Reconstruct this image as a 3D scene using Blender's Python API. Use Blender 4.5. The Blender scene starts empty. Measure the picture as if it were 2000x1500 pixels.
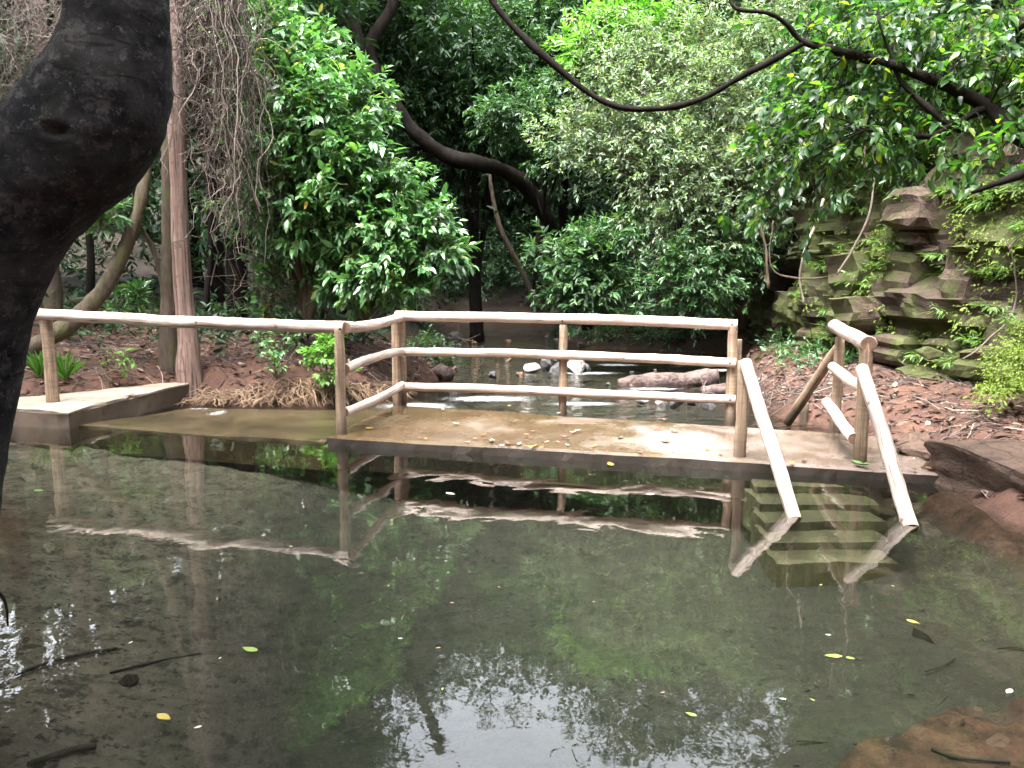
import bpy, math, random
import numpy as np
from mathutils import Vector

# ------------------------------------------------------------------ camera, world, sun, exposure
SC = bpy.context.scene
COL = SC.collection
CAM_H, F, PITCH = 1.58, 1540.0, math.radians(7.9)
cam = bpy.data.cameras.new('camera'); camo = bpy.data.objects.new('camera', cam); COL.objects.link(camo)
camo.location = (0, 0, CAM_H); camo.rotation_euler = (math.radians(90) - PITCH, 0, 0)
cam.sensor_width = 36; cam.lens = 36 * F / 2000; cam.clip_start = 0.05; cam.clip_end = 500
SC.camera = camo

SUN_EL, SUN_AZ = math.radians(68), math.radians(215)      # azimuth clockwise from +Y: high up, a little behind and to the left
w = bpy.data.worlds.new('World'); SC.world = w; w.use_nodes = True
nt = w.node_tree; nt.nodes.clear()
sky = nt.nodes.new('ShaderNodeTexSky'); sky.sky_type = 'NISHITA'; sky.sun_disc = False
sky.sun_elevation = SUN_EL; sky.sun_rotation = SUN_AZ; sky.dust_density = 3.0; sky.air_density = 1.0; sky.ozone_density = 1.0
hs = nt.nodes.new('ShaderNodeHueSaturation'); hs.inputs['Saturation'].default_value = 0.25
bg = nt.nodes.new('ShaderNodeBackground'); bg.inputs['Strength'].default_value = 0.15
wo = nt.nodes.new('ShaderNodeOutputWorld')
nt.links.new(sky.outputs[0], hs.inputs['Color']); nt.links.new(hs.outputs[0], bg.inputs['Color']); nt.links.new(bg.outputs[0], wo.inputs['Surface'])

sl = bpy.data.lights.new('sun', 'SUN'); sl.energy = 1.2; sl.angle = math.radians(30); sl.color = (1.0, 0.97, 0.92)
so = bpy.data.objects.new('sun', sl); COL.objects.link(so)
sd = Vector((math.sin(SUN_AZ) * math.cos(SUN_EL), math.cos(SUN_AZ) * math.cos(SUN_EL), math.sin(SUN_EL)))
so.rotation_euler = sd.to_track_quat('Z', 'Y').to_euler(); so.location = (0, 0, 20)

SC.view_settings.view_transform = 'Standard'; SC.view_settings.look = 'None'
SC.view_settings.exposure = 3.75; SC.view_settings.gamma = 1.0
SC.render.engine = 'CYCLES'
cy = SC.cycles
cy.use_denoising = True
cy.max_bounces = 4; cy.diffuse_bounces = 2; cy.glossy_bounces = 2; cy.transmission_bounces = 2; cy.transparent_max_bounces = 6
cy.use_adaptive_sampling = True; cy.adaptive_threshold = 0.03
cy.caustics_reflective = False; cy.caustics_refractive = False
cy.sample_clamp_indirect = 6.0

# ------------------------------------------------------------------ helpers
rng = np.random.default_rng(7)
random.seed(7)
SP, CP = math.sin(PITCH), math.cos(PITCH)

def ray(px, py):
    dx = (px - 1000) / F; dy = -(py - 750) / F
    return np.array([dx, CP + dy * SP, -SP + dy * CP])
def G(px, py, z=0.0):                 # the point at height z
    d = ray(px, py); t = (z - CAM_H) / d[2]
    return np.array([d[0] * t, d[1] * t, z])
def At(px, py, Y):                    # the point at distance Y
    d = ray(px, py); t = Y / d[1]
    return np.array([d[0] * t, Y, CAM_H + d[2] * t])

def hash3(i, j, k, s):
    h = (i * 374761393 + j * 668265263 + k * 2147483647 + s * 1274126177) & 0xFFFFFFFF
    h = ((h ^ (h >> 13)) * 1274126177) & 0xFFFFFFFF
    h = h ^ (h >> 16)
    return (h & 0xFFFF) / 65535.0
def vnoise(P, s=0):
    P = np.asarray(P, float); I = np.floor(P).astype(np.int64); f = P - I; f = f * f * (3 - 2 * f)
    r = 0
    for a in (0, 1):
        for b in (0, 1):
            for c in (0, 1):
                wt = (f[:, 0] if a else 1 - f[:, 0]) * (f[:, 1] if b else 1 - f[:, 1]) * (f[:, 2] if c else 1 - f[:, 2])
                r = r + wt * hash3(I[:, 0] + a, I[:, 1] + b, I[:, 2] + c, s)
    return r * 2 - 1
def fbm(P, o=4, s=0):
    P = np.asarray(P, float); r = 0; a = 1.0
    for k in range(o):
        r = r + a * vnoise(P * (2 ** k), s + k * 17); a *= 0.5
    return r
def norm(v):
    v = np.asarray(v, float); return v / np.maximum(np.linalg.norm(v, axis=-1, keepdims=True), 1e-9)
def sstep(a, b, x):
    t = np.clip((x - a) / (b - a), 0, 1); return t * t * (3 - 2 * t)

class Geo:
    def __init__(s): s.V = []; s.Fc = []; s.n = 0
    def add(s, V, *faces):
        V = np.asarray(V, float)
        for f in faces:
            f = np.asarray(f, np.int64)
            if len(f): s.Fc.append(f + s.n)
        s.V.append(V); s.n += len(V)
    def mesh(s, name, smooth=True):
        V = np.concatenate(s.V); me = bpy.data.meshes.new(name)
        me.vertices.add(len(V)); me.vertices.foreach_set('co', V.astype(np.float32).ravel())
        loops = np.concatenate([f.ravel() for f in s.Fc]); tot = np.concatenate([np.full(len(f), f.shape[1]) for f in s.Fc])
        me.loops.add(len(loops)); me.loops.foreach_set('vertex_index', loops.astype(np.int32))
        me.polygons.add(len(tot)); st = np.concatenate([[0], np.cumsum(tot)[:-1]])
        me.polygons.foreach_set('loop_start', st.astype(np.int32))
        me.polygons.foreach_set('use_smooth', np.full(len(tot), smooth))
        me.update(calc_edges=True)
        return me
    def build(s, name, mat, parent=None, smooth=True):
        return link(name, s.mesh(name, smooth), mat, parent)

def link(name, me, mat, parent=None):
    if mat is not None and not me.materials: me.materials.append(mat)
    o = bpy.data.objects.new(name, me); COL.objects.link(o)
    if parent is not None: o.parent = parent
    return o
def empty(name, loc=(0, 0, 0)):
    o = bpy.data.objects.new(name, None); COL.objects.link(o); o.location = (0, 0, 0); o.empty_display_size = 0.1
    return o
def tag(o, label, cat, group=None, kind=None):
    o['label'] = label; o['category'] = cat
    if group: o['group'] = group
    if kind: o['kind'] = kind
    return o
def thing(name, label, cat, group=None): return tag(empty(name), label, cat, group)

def tube(geo, pts, rad, sides=8, cap=True, rough=0.0, seed=0, rfreq=6.0, sub=0, wander=0.0):
    P = np.asarray(pts, float); R = np.broadcast_to(np.asarray(rad, float), (len(P),)).astype(float)
    if sub:                            # Catmull-Rom resample
        Q = np.vstack([2 * P[0] - P[1], P, 2 * P[-1] - P[-2]]); out = []; rr = []
        for i in range(len(P) - 1):
            for k in range(sub):
                t = k / sub; a, b, c, d = Q[i], Q[i + 1], Q[i + 2], Q[i + 3]
                out.append(0.5 * (2 * b + (c - a) * t + (2 * a - 5 * b + 4 * c - d) * t * t + (3 * b - a - 3 * c + d) * t ** 3))
                rr.append(R[i] * (1 - t) + R[i + 1] * t)
        out.append(P[-1]); rr.append(R[-1]); P = np.array(out); R = np.array(rr)
    if wander: P = P + wander * np.stack([fbm(P * 2.3 + 11, 2, seed + 5), fbm(P * 2.3 + 31, 2, seed + 6), fbm(P * 2.3 + 57, 2, seed + 7)], 1)
    n = len(P); T = norm(np.gradient(P, axis=0))
    u = np.cross(T[0], [0, 0, 1.0]);
    if np.linalg.norm(u) < 1e-3: u = np.array([1.0, 0, 0])
    u = u / np.linalg.norm(u); U = [u]
    for i in range(1, n):
        u = u - T[i] * np.dot(u, T[i]); u = u / max(np.linalg.norm(u), 1e-9); U.append(u)
    U = np.array(U); W = np.cross(T, U)
    a = np.linspace(0, 2 * np.pi, sides, endpoint=False)
    ring = np.cos(a)[None, :, None] * U[:, None, :] + np.sin(a)[None, :, None] * W[:, None, :]
    rr = R[:, None] * np.ones(sides)[None, :]
    if rough:
        q = (P[:, None, :] + ring * R[:, None, None]).reshape(-1, 3)
        rr = rr * (1 + rough * fbm(q * rfreq, 3, seed).reshape(n, sides))
    V = (P[:, None, :] + ring * rr[:, :, None]).reshape(-1, 3)
    i = np.arange(n - 1)[:, None] * sides; j = np.arange(sides)[None, :]; j2 = (j + 1) % sides
    Q = np.stack([i + j, i + j2, i + sides + j2, i + sides + j], -1).reshape(-1, 4)
    if cap:
        V = np.vstack([V, P[0], P[-1]]); c0, c1 = n * sides, n * sides + 1
        jj = np.arange(sides); k2 = (jj + 1) % sides
        t1 = np.stack([np.full(sides, c0), k2, jj], 1); t2 = np.stack([np.full(sides, c1), (n - 1) * sides + jj, (n - 1) * sides + k2], 1)
        geo.add(V, Q, np.vstack([t1, t2]))
    else: geo.add(V, Q)

def strands(geo, polys, rads, sides=3):     # many thin tubes at once; polys (N,K,3), rads (N,K)
    P = np.asarray(polys, float); N, K, _ = P.shape
    T = norm(np.gradient(P, axis=1)); ref = norm(rng.normal(size=(N, 1, 3)))
    U = norm(np.cross(T, np.broadcast_to(ref, T.shape))); W = np.cross(T, U)
    a = np.linspace(0, 2 * np.pi, sides, endpoint=False)
    V = P[:, :, None, :] + rads[:, :, None, None] * (np.cos(a)[None, None, :, None] * U[:, :, None, :] + np.sin(a)[None, None, :, None] * W[:, :, None, :])
    b = (np.arange(N) * K * sides)[:, None, None]; i = (np.arange(K - 1) * sides)[None, :, None]; j = np.arange(sides)[None, None, :]; j2 = (j + 1) % sides
    Q = np.stack([b + i + j, b + i + j2, b + i + sides + j2, b + i + sides + j], -1).reshape(-1, 4)
    geo.add(V.reshape(-1, 3), Q)

# leaf blades: unit length along +Y, width 1, face up +Z
LEAF8 = (np.array([[0, 0, 0], [0, .35, .0], [0, .7, -.03], [0, 1, -.13], [-.5, .34, .07], [-.36, .68, .03], [.5, .34, .07], [.36, .68, .03]]),
         [np.array([[0, 1, 4], [2, 3, 5], [0, 6, 1], [2, 7, 3]]), np.array([[1, 2, 5, 4], [1, 6, 7, 2]])])
LEAF6 = (np.array([[0, 0, 0], [-.48, .32, .06], [-.36, .68, .03], [0, 1, -.08], [.36, .68, .03], [.48, .32, .06]]),
         [np.array([[0, 3, 2, 1], [0, 5, 4, 3]])])
def leaves(geo, pos, d, up, L, Wd, tpl=LEAF6):
    tv, tf = tpl; N = len(pos); y = norm(d); x = norm(np.cross(y, up)); z = np.cross(x, y)
    L = np.broadcast_to(L, (N,)); Wd = np.broadcast_to(Wd, (N,))
    V = pos[:, None, :] + (tv[None, :, 0, None] * Wd[:, None, None]) * x[:, None, :] + (tv[None, :, 1, None] * L[:, None, None]) * y[:, None, :] + (tv[None, :, 2, None] * L[:, None, None]) * z[:, None, :]
    k = len(tv); off = (np.arange(N) * k)[:, None, None]
    geo.add(V.reshape(-1, 3), *[(f[None] + off).reshape(-1, f.shape[1]) for f in tf])

def sprays(geo, base, d, tl, n, L, ratio, tpl, droop=0.35, spread=0.9, twig=None, twr=0.004):
    """twigs from base along d, each with n leaves; base (T,3)"""
    T = len(base); d = norm(d)
    t = np.linspace(0.12, 1.0, n)[None, :] * np.ones((T, 1)); t = np.clip(t + rng.normal(0, .04, t.shape), 0.02, 1.03)
    tl = np.broadcast_to(tl, (T,))
    sag = -0.25 * droop * (t ** 2) * tl[:, None]
    P = base[:, None, :] + d[:, None, :] * (t * tl[:, None])[:, :, None]; P[:, :, 2] += sag
    ref = np.where(np.abs(d[:, 2:3]) > .9, np.array([[1.0, 0, 0]]), np.array([[0, 0, 1.0]])); sx = norm(np.cross(d, ref)); sz = np.cross(sx, d)
    ang = rng.uniform(0, 6.28, (T, 1)) + np.arange(n)[None, :] * 2.6 + rng.normal(0, .3, (T, n))
    side = np.cos(ang)[:, :, None] * sx[:, None, :] + .75 * np.sin(ang)[:, :, None] * sz[:, None, :]
    sp = spread * (1.15 - .55 * t)
    ld = d[:, None, :] * np.cos(sp)[:, :, None] + side * np.sin(sp)[:, :, None]
    ld[:, :, 2] -= droop * rng.uniform(.3, 1.3, (T, n))
    up = np.zeros_like(ld); up[:, :, 2] = 1; up += .45 * rng.normal(size=up.shape) + .35 * d[:, None, :]
    ls = rng.uniform(.45, 1.2, (T, n)) * rng.uniform(.75, 1.2, (T, 1)) * L
    leaves(geo, P.reshape(-1, 3), ld.reshape(-1, 3), up.reshape(-1, 3), ls.ravel(), (ls * ratio).ravel() * rng.uniform(.85, 1.15, T * n), tpl)
    if twig is not None:
        K = 3; tt = np.linspace(-.25, 1, K)[None, :] * np.ones((T, 1))
        Q = base[:, None, :] + d[:, None, :] * (tt * tl[:, None])[:, :, None]; Q[:, :, 2] -= .25 * droop * np.maximum(tt, 0) ** 2 * tl[:, None]
        strands(twig, Q, np.broadcast_to(twr * np.linspace(1.2, .5, K)[None, :], (T, K)), 3)

def blob_points(blobs, n, depth=.35, squash=1.0):
    """points in the outer shell of a union of balls (x,y,z,r); outward directions"""
    B = np.asarray(blobs, float); wgt = B[:, 3] ** 2; i = rng.choice(len(B), n, p=wgt / wgt.sum())
    o = norm(rng.normal(size=(n, 3))); r = B[i, 3] * (1 - depth * rng.random(n) ** 1.5) * rng.uniform(.85, 1.08, n)
    s = np.array([1, 1, squash])
    return B[i, :3] + o * r[:, None] * s, o

def foliage(geo, blobs, clusters, twigs, n, L, ratio, tpl, cr=.25, tl=.25, droop=.35, upb=.25, twig=None, depth=.4, bias=None, squash=1., spread=.9, twr=.004, accept=None):
    c, o = blob_points(blobs, clusters, depth, squash)
    if accept is not None: k = accept(c); c = c[k]; o = o[k]
    k = rng.integers(max(1, twigs // 2), twigs * 2, len(c)); i = np.repeat(np.arange(len(c)), k)
    base = c[i] + rng.normal(0, cr, (len(i), 3)) * np.array([1, 1, .7])
    d = .7 * o[i] + .55 * rng.normal(size=(len(i), 3)) + np.array([0, 0, upb])
    if bias is not None: d = d + np.asarray(bias)
    sprays(geo, base, d, tl * rng.uniform(.6, 1.3, len(i)), n, L, ratio, tpl, droop, spread, twig, twr)
    return c

def limbs(geo, root, targets, r0=.03, sides=5, bend=.2, r1=.006):
    for t in targets:
        root = np.asarray(root, float); v = t - root; q = root + v * np.array([.35, .35, .55]) + rng.normal(0, bend, 3) * .5; q2 = root + v * np.array([.7, .7, .85]) + rng.normal(0, bend, 3) * .5
        tube(geo, [root, q, q2, t], [r0, r0 * .75, r0 * .45, r1], sides, cap=False, sub=4)

def ico(sub):
    t = (1 + 5 ** .5) / 2
    V = [(-1, t, 0), (1, t, 0), (-1, -t, 0), (1, -t, 0), (0, -1, t), (0, 1, t), (0, -1, -t), (0, 1, -t), (t, 0, -1), (t, 0, 1), (-t, 0, -1), (-t, 0, 1)]
    Fs = [(0, 11, 5), (0, 5, 1), (0, 1, 7), (0, 7, 10), (0, 10, 11), (1, 5, 9), (5, 11, 4), (11, 10, 2), (10, 7, 6), (7, 1, 8), (3, 9, 4), (3, 4, 2), (3, 2, 6), (3, 6, 8), (3, 8, 9), (4, 9, 5), (2, 4, 11), (6, 2, 10), (8, 6, 7), (9, 8, 1)]
    V = [tuple(norm(np.array(v))) for v in V]
    for _ in range(sub):
        m = {}; nf = []
        def mid(a, b):
            k = (min(a, b), max(a, b))
            if k not in m: V.append(tuple(norm((np.array(V[a]) + np.array(V[b])) / 2))); m[k] = len(V) - 1
            return m[k]
        for a, b, c in Fs:
            ab, bc, ca = mid(a, b), mid(b, c), mid(c, a); nf += [(a, ab, ca), (b, bc, ab), (c, ca, bc), (ab, bc, ca)]
        Fs = nf
    return np.array(V), np.array(Fs)
ICO2, ICO4 = ico(2), ico(4)
def rock_geo(seed, boxy=2.6, cuts=9, rough=.08, base=ICO2):
    r = np.random.default_rng(seed); V, Fs = base; V = V.copy()
    V = V / (np.abs(V) ** boxy).sum(1, keepdims=True) ** (1 / boxy)
    for _ in range(cuts):
        n = norm(r.normal(size=3)); d = r.uniform(.5, .88); s = np.maximum(0, V @ n - d); V = V - s[:, None] * n
    V = V * (1 + rough * fbm(V * 2.5 + seed * 3.1, 3, seed))[:, None]
    g = Geo(); g.add(V, Fs); return g

# ------------------------------------------------------------------ materials
class NT:
    def __init__(s, name):
        s.m = bpy.data.materials.new(name); s.m.use_nodes = True; s.t = s.m.node_tree; s.t.nodes.clear()
        s.out = s.t.nodes.new('ShaderNodeOutputMaterial')
    def n(s, typ, props=None, **inp):
        nd = s.t.nodes.new('ShaderNode' + typ)
        for k, v in (props or {}).items(): setattr(nd, k, v)
        for k, v in inp.items():
            key = int(k[1:]) if k[0] == 'i' and k[1:].isdigit() else k.replace('_', ' ')
            sock = nd.inputs[key]
            if hasattr(v, 'bl_idname') and hasattr(v, 'outputs'): v = v.outputs[0]
            if isinstance(v, bpy.types.NodeSocket): s.t.links.new(v, sock)
            else: sock.default_value = v
        return nd
    def co(s): return s.n('TexCoord').outputs['Object']
    def noise(s, vec, scale, detail=5, rough=.6, dist=0):
        return s.n('TexNoise', None, Vector=vec, Scale=scale, Detail=detail, Roughness=rough, Distortion=dist).outputs['Fac']
    def ramp(s, fac, stops, interp='LINEAR'):
        nd = s.n('ValToRGB', None, Fac=fac); r = nd.color_ramp; r.interpolation = interp
        while len(r.elements) < len(stops): r.elements.new(.5)
        for e, (p, c) in zip(r.elements, stops): e.position = p; e.color = (c if len(c) == 4 else (*c, 1)) if hasattr(c, '__len__') else (c, c, c, 1)
        return nd.outputs['Color']
    def mix(s, fac, a, b, mode='MIX'):
        nd = s.n('MixRGB', {'blend_type': mode}, Fac=fac)
        for k, v in ((1, a), (2, b)):
            if isinstance(v, bpy.types.NodeSocket): s.t.links.new(v, nd.inputs[k])
            else: nd.inputs[k].default_value = (*v, 1) if hasattr(v, '__len__') else (v, v, v, 1)
        return nd.outputs[0]
    def bump(s, h, strength=.5, dist=.02): return s.n('Bump', None, Height=h, Strength=strength, Distance=dist).outputs[0]
    def scale(s, vec, sc):
        return s.n('Mapping', None, Vector=vec, Scale=sc).outputs[0]
    def done(s, sh, vol=None):
        s.t.links.new(sh.outputs[0], s.out.inputs['Surface']); return s.m
def principled(t, col, rough, bump=None, spec=.5, **k):
    kw = dict(Base_Color=col, Roughness=rough)
    kw['Specular_IOR_Level'] = spec
    if bump is not None: kw['Normal'] = bump
    nd = t.t.nodes.new('ShaderNodeBsdfPrincipled')
    for kk, v in kw.items():
        sock = nd.inputs[kk.replace('_', ' ')]
        if isinstance(v, bpy.types.NodeSocket): t.t.links.new(v, sock)
        else: sock.default_value = (*v, 1) if (hasattr(v, '__len__') and len(v) == 3 and kk == 'Base_Color') else v
    return nd

def leaf_mat(name, cols, rough=.42, trans=.3, spec=.5, tcol=None):
    t = NT(name); isl = t.n('NewGeometry').outputs['Random Per Island']
    c = t.ramp(isl, cols); nz = t.noise(t.co(), 1.3, 2); c = t.mix(.6, c, t.mix(1, c, t.ramp(nz, [(.3, .5), (.7, 1.55)]), 'MULTIPLY'))
    p = principled(t, c, rough, spec=spec)
    tc = t.mix(1, c, tcol or (1.5, 1.7, .7), 'MULTIPLY')
    tr = t.n('BsdfTranslucent', None, Color=tc)
    return t.done(t.n('MixShader', None, Fac=trans, i1=p, i2=tr))

M = {}
M['leaf_glossy'] = leaf_mat('leaf_glossy', [(0, (.045, .12, .045)), (.55, (.075, .18, .062)), (.9, (.11, .23, .075)), (.985, (.17, .27, .07)), (1, (.35, .26, .04))], .32, .26, .7)
M['leaf_pale'] = leaf_mat('leaf_pale', [(0, (.07, .125, .07)), (.5, (.14, .21, .12)), (.95, (.23, .29, .18)), (1, (.33, .31, .11))], .42, .3, .6)
M['leaf_mid'] = leaf_mat('leaf_mid', [(0, (.024, .068, .028)), (.6, (.045, .108, .042)), (1, (.08, .155, .05))], .45, .28)
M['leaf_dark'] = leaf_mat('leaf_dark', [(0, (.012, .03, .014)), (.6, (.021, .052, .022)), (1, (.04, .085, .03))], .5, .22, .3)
M['leaf_near'] = leaf_mat('leaf_near', [(0, (.012, .04, .013)), (.5, (.03, .085, .02)), (.9, (.075, .15, .03)), (1, (.2, .24, .03))], .35, .45, .55, (1.8, 2.1, .6))
M['leaf_bright'] = leaf_mat('leaf_bright', [(0, (.07, .19, .03)), (1, (.14, .30, .05))], .45, .35)
M['moss_leaf'] = leaf_mat('moss_leaf', [(0, (.10, .15, .03)), (1, (.17, .22, .05))], .7, .3, .2)
M['fern_leaf'] = leaf_mat('fern_leaf', [(0, (.06, .13, .03)), (1, (.13, .21, .05))], .5, .35)
M['litter'] = leaf_mat('litter', [(0, (.02, .013, .010)), (.45, (.06, .036, .027)), (.75, (.11, .065, .045)), (.93, (.17, .12, .09)), (.98, (.3, .24, .2)), (1, (.38, .32, .28))], .7, .05, .3, (1, .8, .6))

def simple_leaf(name, col):
    t = NT(name); c = t.mix(t.noise(t.co(), 30, 3), col, tuple(x * .6 for x in col)); return t.done(principled(t, c, .45))
for k, c in dict(red=(.45, .05, .02), yellow=(.36, .27, .05), tan=(.35, .2, .1), brown=(.13, .07, .04), pale=(.5, .45, .38), green=(.1, .22, .05), lime=(.22, .3, .06), orange=(.5, .22, .04)).items():
    M['fallen_' + k] = simple_leaf('fallen_' + k, c)

def bark_mat(name, a, b, sc=(1, 1, .25), scale=14, bump=.8, moss=None, rough=.85, dist=.02, spec=.25):
    t = NT(name); co = t.scale(t.co(), sc); n1 = t.noise(co, scale, 8, .65, .4); n2 = t.noise(t.co(), 2.2, 4)
    c = t.mix(t.ramp(n1, [(.35, 0), (.68, 1)]), a, b); c = t.mix(t.ramp(n2, [(.35, .75), (.7, 0)]), c, tuple(x * .55 for x in a))
    if moss: c = t.mix(t.ramp(t.noise(t.co(), 3.5, 5), [(.52, 0), (.66, .8)]), c, moss)
    return t.done(principled(t, c, rough, t.bump(n1, bump, dist), spec))
M['bark_dark'] = bark_mat('bark_dark', (.009, .007, .006), (.025, .02, .017), scale=10, spec=.06)
M['bark_brown'] = bark_mat('bark_brown', (.06, .043, .032), (.15, .11, .083), moss=(.06, .065, .025), bump=1.0, dist=.04)
M['bark_mossy'] = bark_mat('bark_mossy', (.07, .052, .036), (.19, .15, .105), moss=(.09, .095, .028), scale=16, bump=1.0, dist=.04)
def vine_mat():
    t = NT('vine'); isl = t.n('NewGeometry').outputs['Random Per Island']; c = t.ramp(isl, [(0, (.03, .023, .02)), (.6, (.10, .078, .066)), (.9, (.20, .16, .14)), (1, (.34, .28, .24))])
    return t.done(principled(t, c, .8, spec=.25))
M['vine'] = vine_mat()
M['vine_light'] = bark_mat('vine_light', (.12, .10, .088), (.27, .225, .195), scale=12)
M['root_dry'] = bark_mat('root_dry', (.16, .10, .065), (.36, .26, .17), scale=8)
M['twig'] = bark_mat('twig', (.09, .065, .045), (.17, .13, .09), scale=20)
M['sunken_rock'] = bark_mat('sunken_rock', (.022, .019, .014), (.05, .043, .032), (1, 1, 1), 9)
M['sunken'] = bark_mat('sunken', (.022, .019, .014), (.05, .043, .032), scale=12)
M['driftwood'] = bark_mat('driftwood', (.06, .04, .035), (.22, .16, .145), (1, 1, 1), 14, 1.0, dist=.04)

def near_bark():
    t = NT('near_bark'); co = t.co()
    wr = t.noise(t.scale(co, (4, 4, 22)), 1.6, 8, .7, .8); n1 = t.noise(co, 38, 10, .78); n2 = t.noise(co, 6.5, 8, .72); n3 = t.noise(co, 2.0, 3); n4 = t.noise(co, 15, 8, .78, .3)
    c = t.mix(t.ramp(n2, [(.42, 0), (.58, 1)]), (.010, .0105, .012), (.030, .029, .030))
    c = t.mix(t.ramp(n4, [(.54, 0), (.58, .85)]), c, (.055, .052, .051))
    c = t.mix(t.ramp(n1, [(.57, 0), (.63, .8)]), c, (.10, .096, .094))
    c = t.mix(t.ramp(n3, [(.60, 0), (.72, .35)]), c, (.035, .045, .018))
    c = t.mix(t.ramp(wr, [(.30, .85), (.36, 0)]), c, (.004, .004, .004))
    h = t.mix(.6, t.ramp(wr, [(.30, 0), (.42, 1)]), t.mix(.5, n1, n4))
    return t.done(principled(t, c, .9, t.bump(h, 1.0, .02), .08))
M['near_bark'] = near_bark()

def dead_trunk():
    t = NT('dead_trunk'); co = t.co(); s = t.noise(t.scale(co, (18, 18, .6)), 1.6, 7, .6); n = t.noise(co, 1.2, 5, .6)
    c = t.mix(t.ramp(s, [(.3, 0), (.7, 1)]), (.085, .050, .039), (.30, .21, .175)); c = t.mix(t.ramp(n, [(.5, 0), (.7, .6)]), c, (.34, .28, .25))
    b = t.noise(co, 7, 6, .7); c = t.mix(t.ramp(b, [(.58, 0), (.64, .7)]), c, (.10, .07, .058)); fi = t.noise(t.scale(co, (26, 26, .45)), 1.3, 4, .6); c = t.mix(t.ramp(fi, [(.36, .9), (.44, 0)]), c, (.045, .026, .02))
    return t.done(principled(t, c, .85, t.bump(s, .9, .03), .2))
M['dead_trunk'] = dead_trunk()

def pole_mat(name, a, b, ringy=0):
    t = NT(name); co = t.co(); tc = t.n('Attribute', {'attribute_name': 'tubeco'}).outputs['Vector']
    s = t.noise(co, 5, 6, .6); g = t.noise(t.scale(tc, (30, 30, 1.1)), 1.0, 8, .7); f = t.noise(co, 55, 4, .7)
    c = t.mix(t.ramp(s, [(.3, 0), (.7, 1)]), a, b); c = t.mix(t.ramp(g, [(.42, .75), (.56, 0)]), c, tuple(x * .5 for x in a))
    cr = t.noise(t.scale(tc, (26, 26, .45)), 1.0, 3, .5); crk = t.ramp(cr, [(.485, 0), (.495, 1), (.505, 1), (.515, 0)]); c = t.mix(t.ramp(crk, [(0, 0), (1, .75)]), c, (.05, .032, .022))
    c = t.mix(t.ramp(f, [(.58, 0), (.8, .45)]), c, tuple(x * .4 for x in a))
    st_ = t.noise(co, 2.3, 5, .65); c = t.mix(t.ramp(st_, [(.56, 0), (.72, .5)]), c, (.16, .13, .085))
    k = t.n('TexVoronoi', None, Vector=co, Scale=4.2).outputs['Distance']; c = t.mix(t.ramp(k, [(.04, .9), (.10, 0)]), c, (.10, .06, .04))
    if ringy:
        r = t.noise(t.scale(tc, (3, 3, 22)), 2, 3, .5); c = t.mix(t.ramp(r, [(.45, 0), (.65, .5)]), c, tuple(x * .5 for x in a))
        z = t.n('SeparateXYZ', None, Vector=co).outputs['Z']; zz = t.n('Math', {'operation': 'ADD'}, i0=z, i1=t.n('Math', {'operation': 'MULTIPLY'}, i0=s, i1=.18).outputs[0]).outputs[0]
        c = t.mix(t.ramp(zz, [(.16, .8), (.36, 0)]), c, (.03, .02, .014))
    h = t.mix(.5, g, t.mix(1, f, crk, 'SUBTRACT'))
    return t.done(principled(t, c, .7, t.bump(h, .5, .012), .3))
M['rail_wood'] = pole_mat('rail_wood', (.46, .365, .31), (.60, .50, .44))
M['post_wood'] = pole_mat('post_wood', (.27, .185, .125), (.38, .28, .20), 1)
M['end_grain'] = bark_mat('end_grain', (.16, .09, .06), (.30, .19, .13), (1, 1, 1), 16)

def concrete_wet():
    t = NT('concrete_wet'); co = t.co(); n1 = t.noise(co, 1.1, 6, .62, .3); n2 = t.noise(co, 3.5, 6, .65); n3 = t.noise(co, 60, 4, .7)
    x = t.n('SeparateXYZ', None, Vector=co).outputs['X']
    g = t.n('MapRange', None, Value=x, i1=-1.6, i2=2.3, i3=.46, i4=.0).outputs[0]
    a = t.n('Math', {'operation': 'ADD'}, i0=n1, i1=g).outputs[0]
    c = t.mix(t.ramp(n2, [(.3, 0), (.7, 1)]), (.12, .088, .072), (.205, .162, .138))
    alg = t.mix(t.ramp(n2, [(.35, 0), (.7, 1)]), (.05, .032, .014), (.085, .056, .026))
    c = t.mix(t.ramp(a, [(.52, 0), (.68, .9)]), c, alg); c = t.mix(t.ramp(n3, [(.6, 0), (.8, .3)]), c, (.12, .09, .07))
    r = t.ramp(n1, [(.38, .5), (.54, .12)])
    return t.done(principled(t, c, r, t.bump(n3, .12, .01), .5))
M['concrete_wet'] = concrete_wet()
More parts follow.
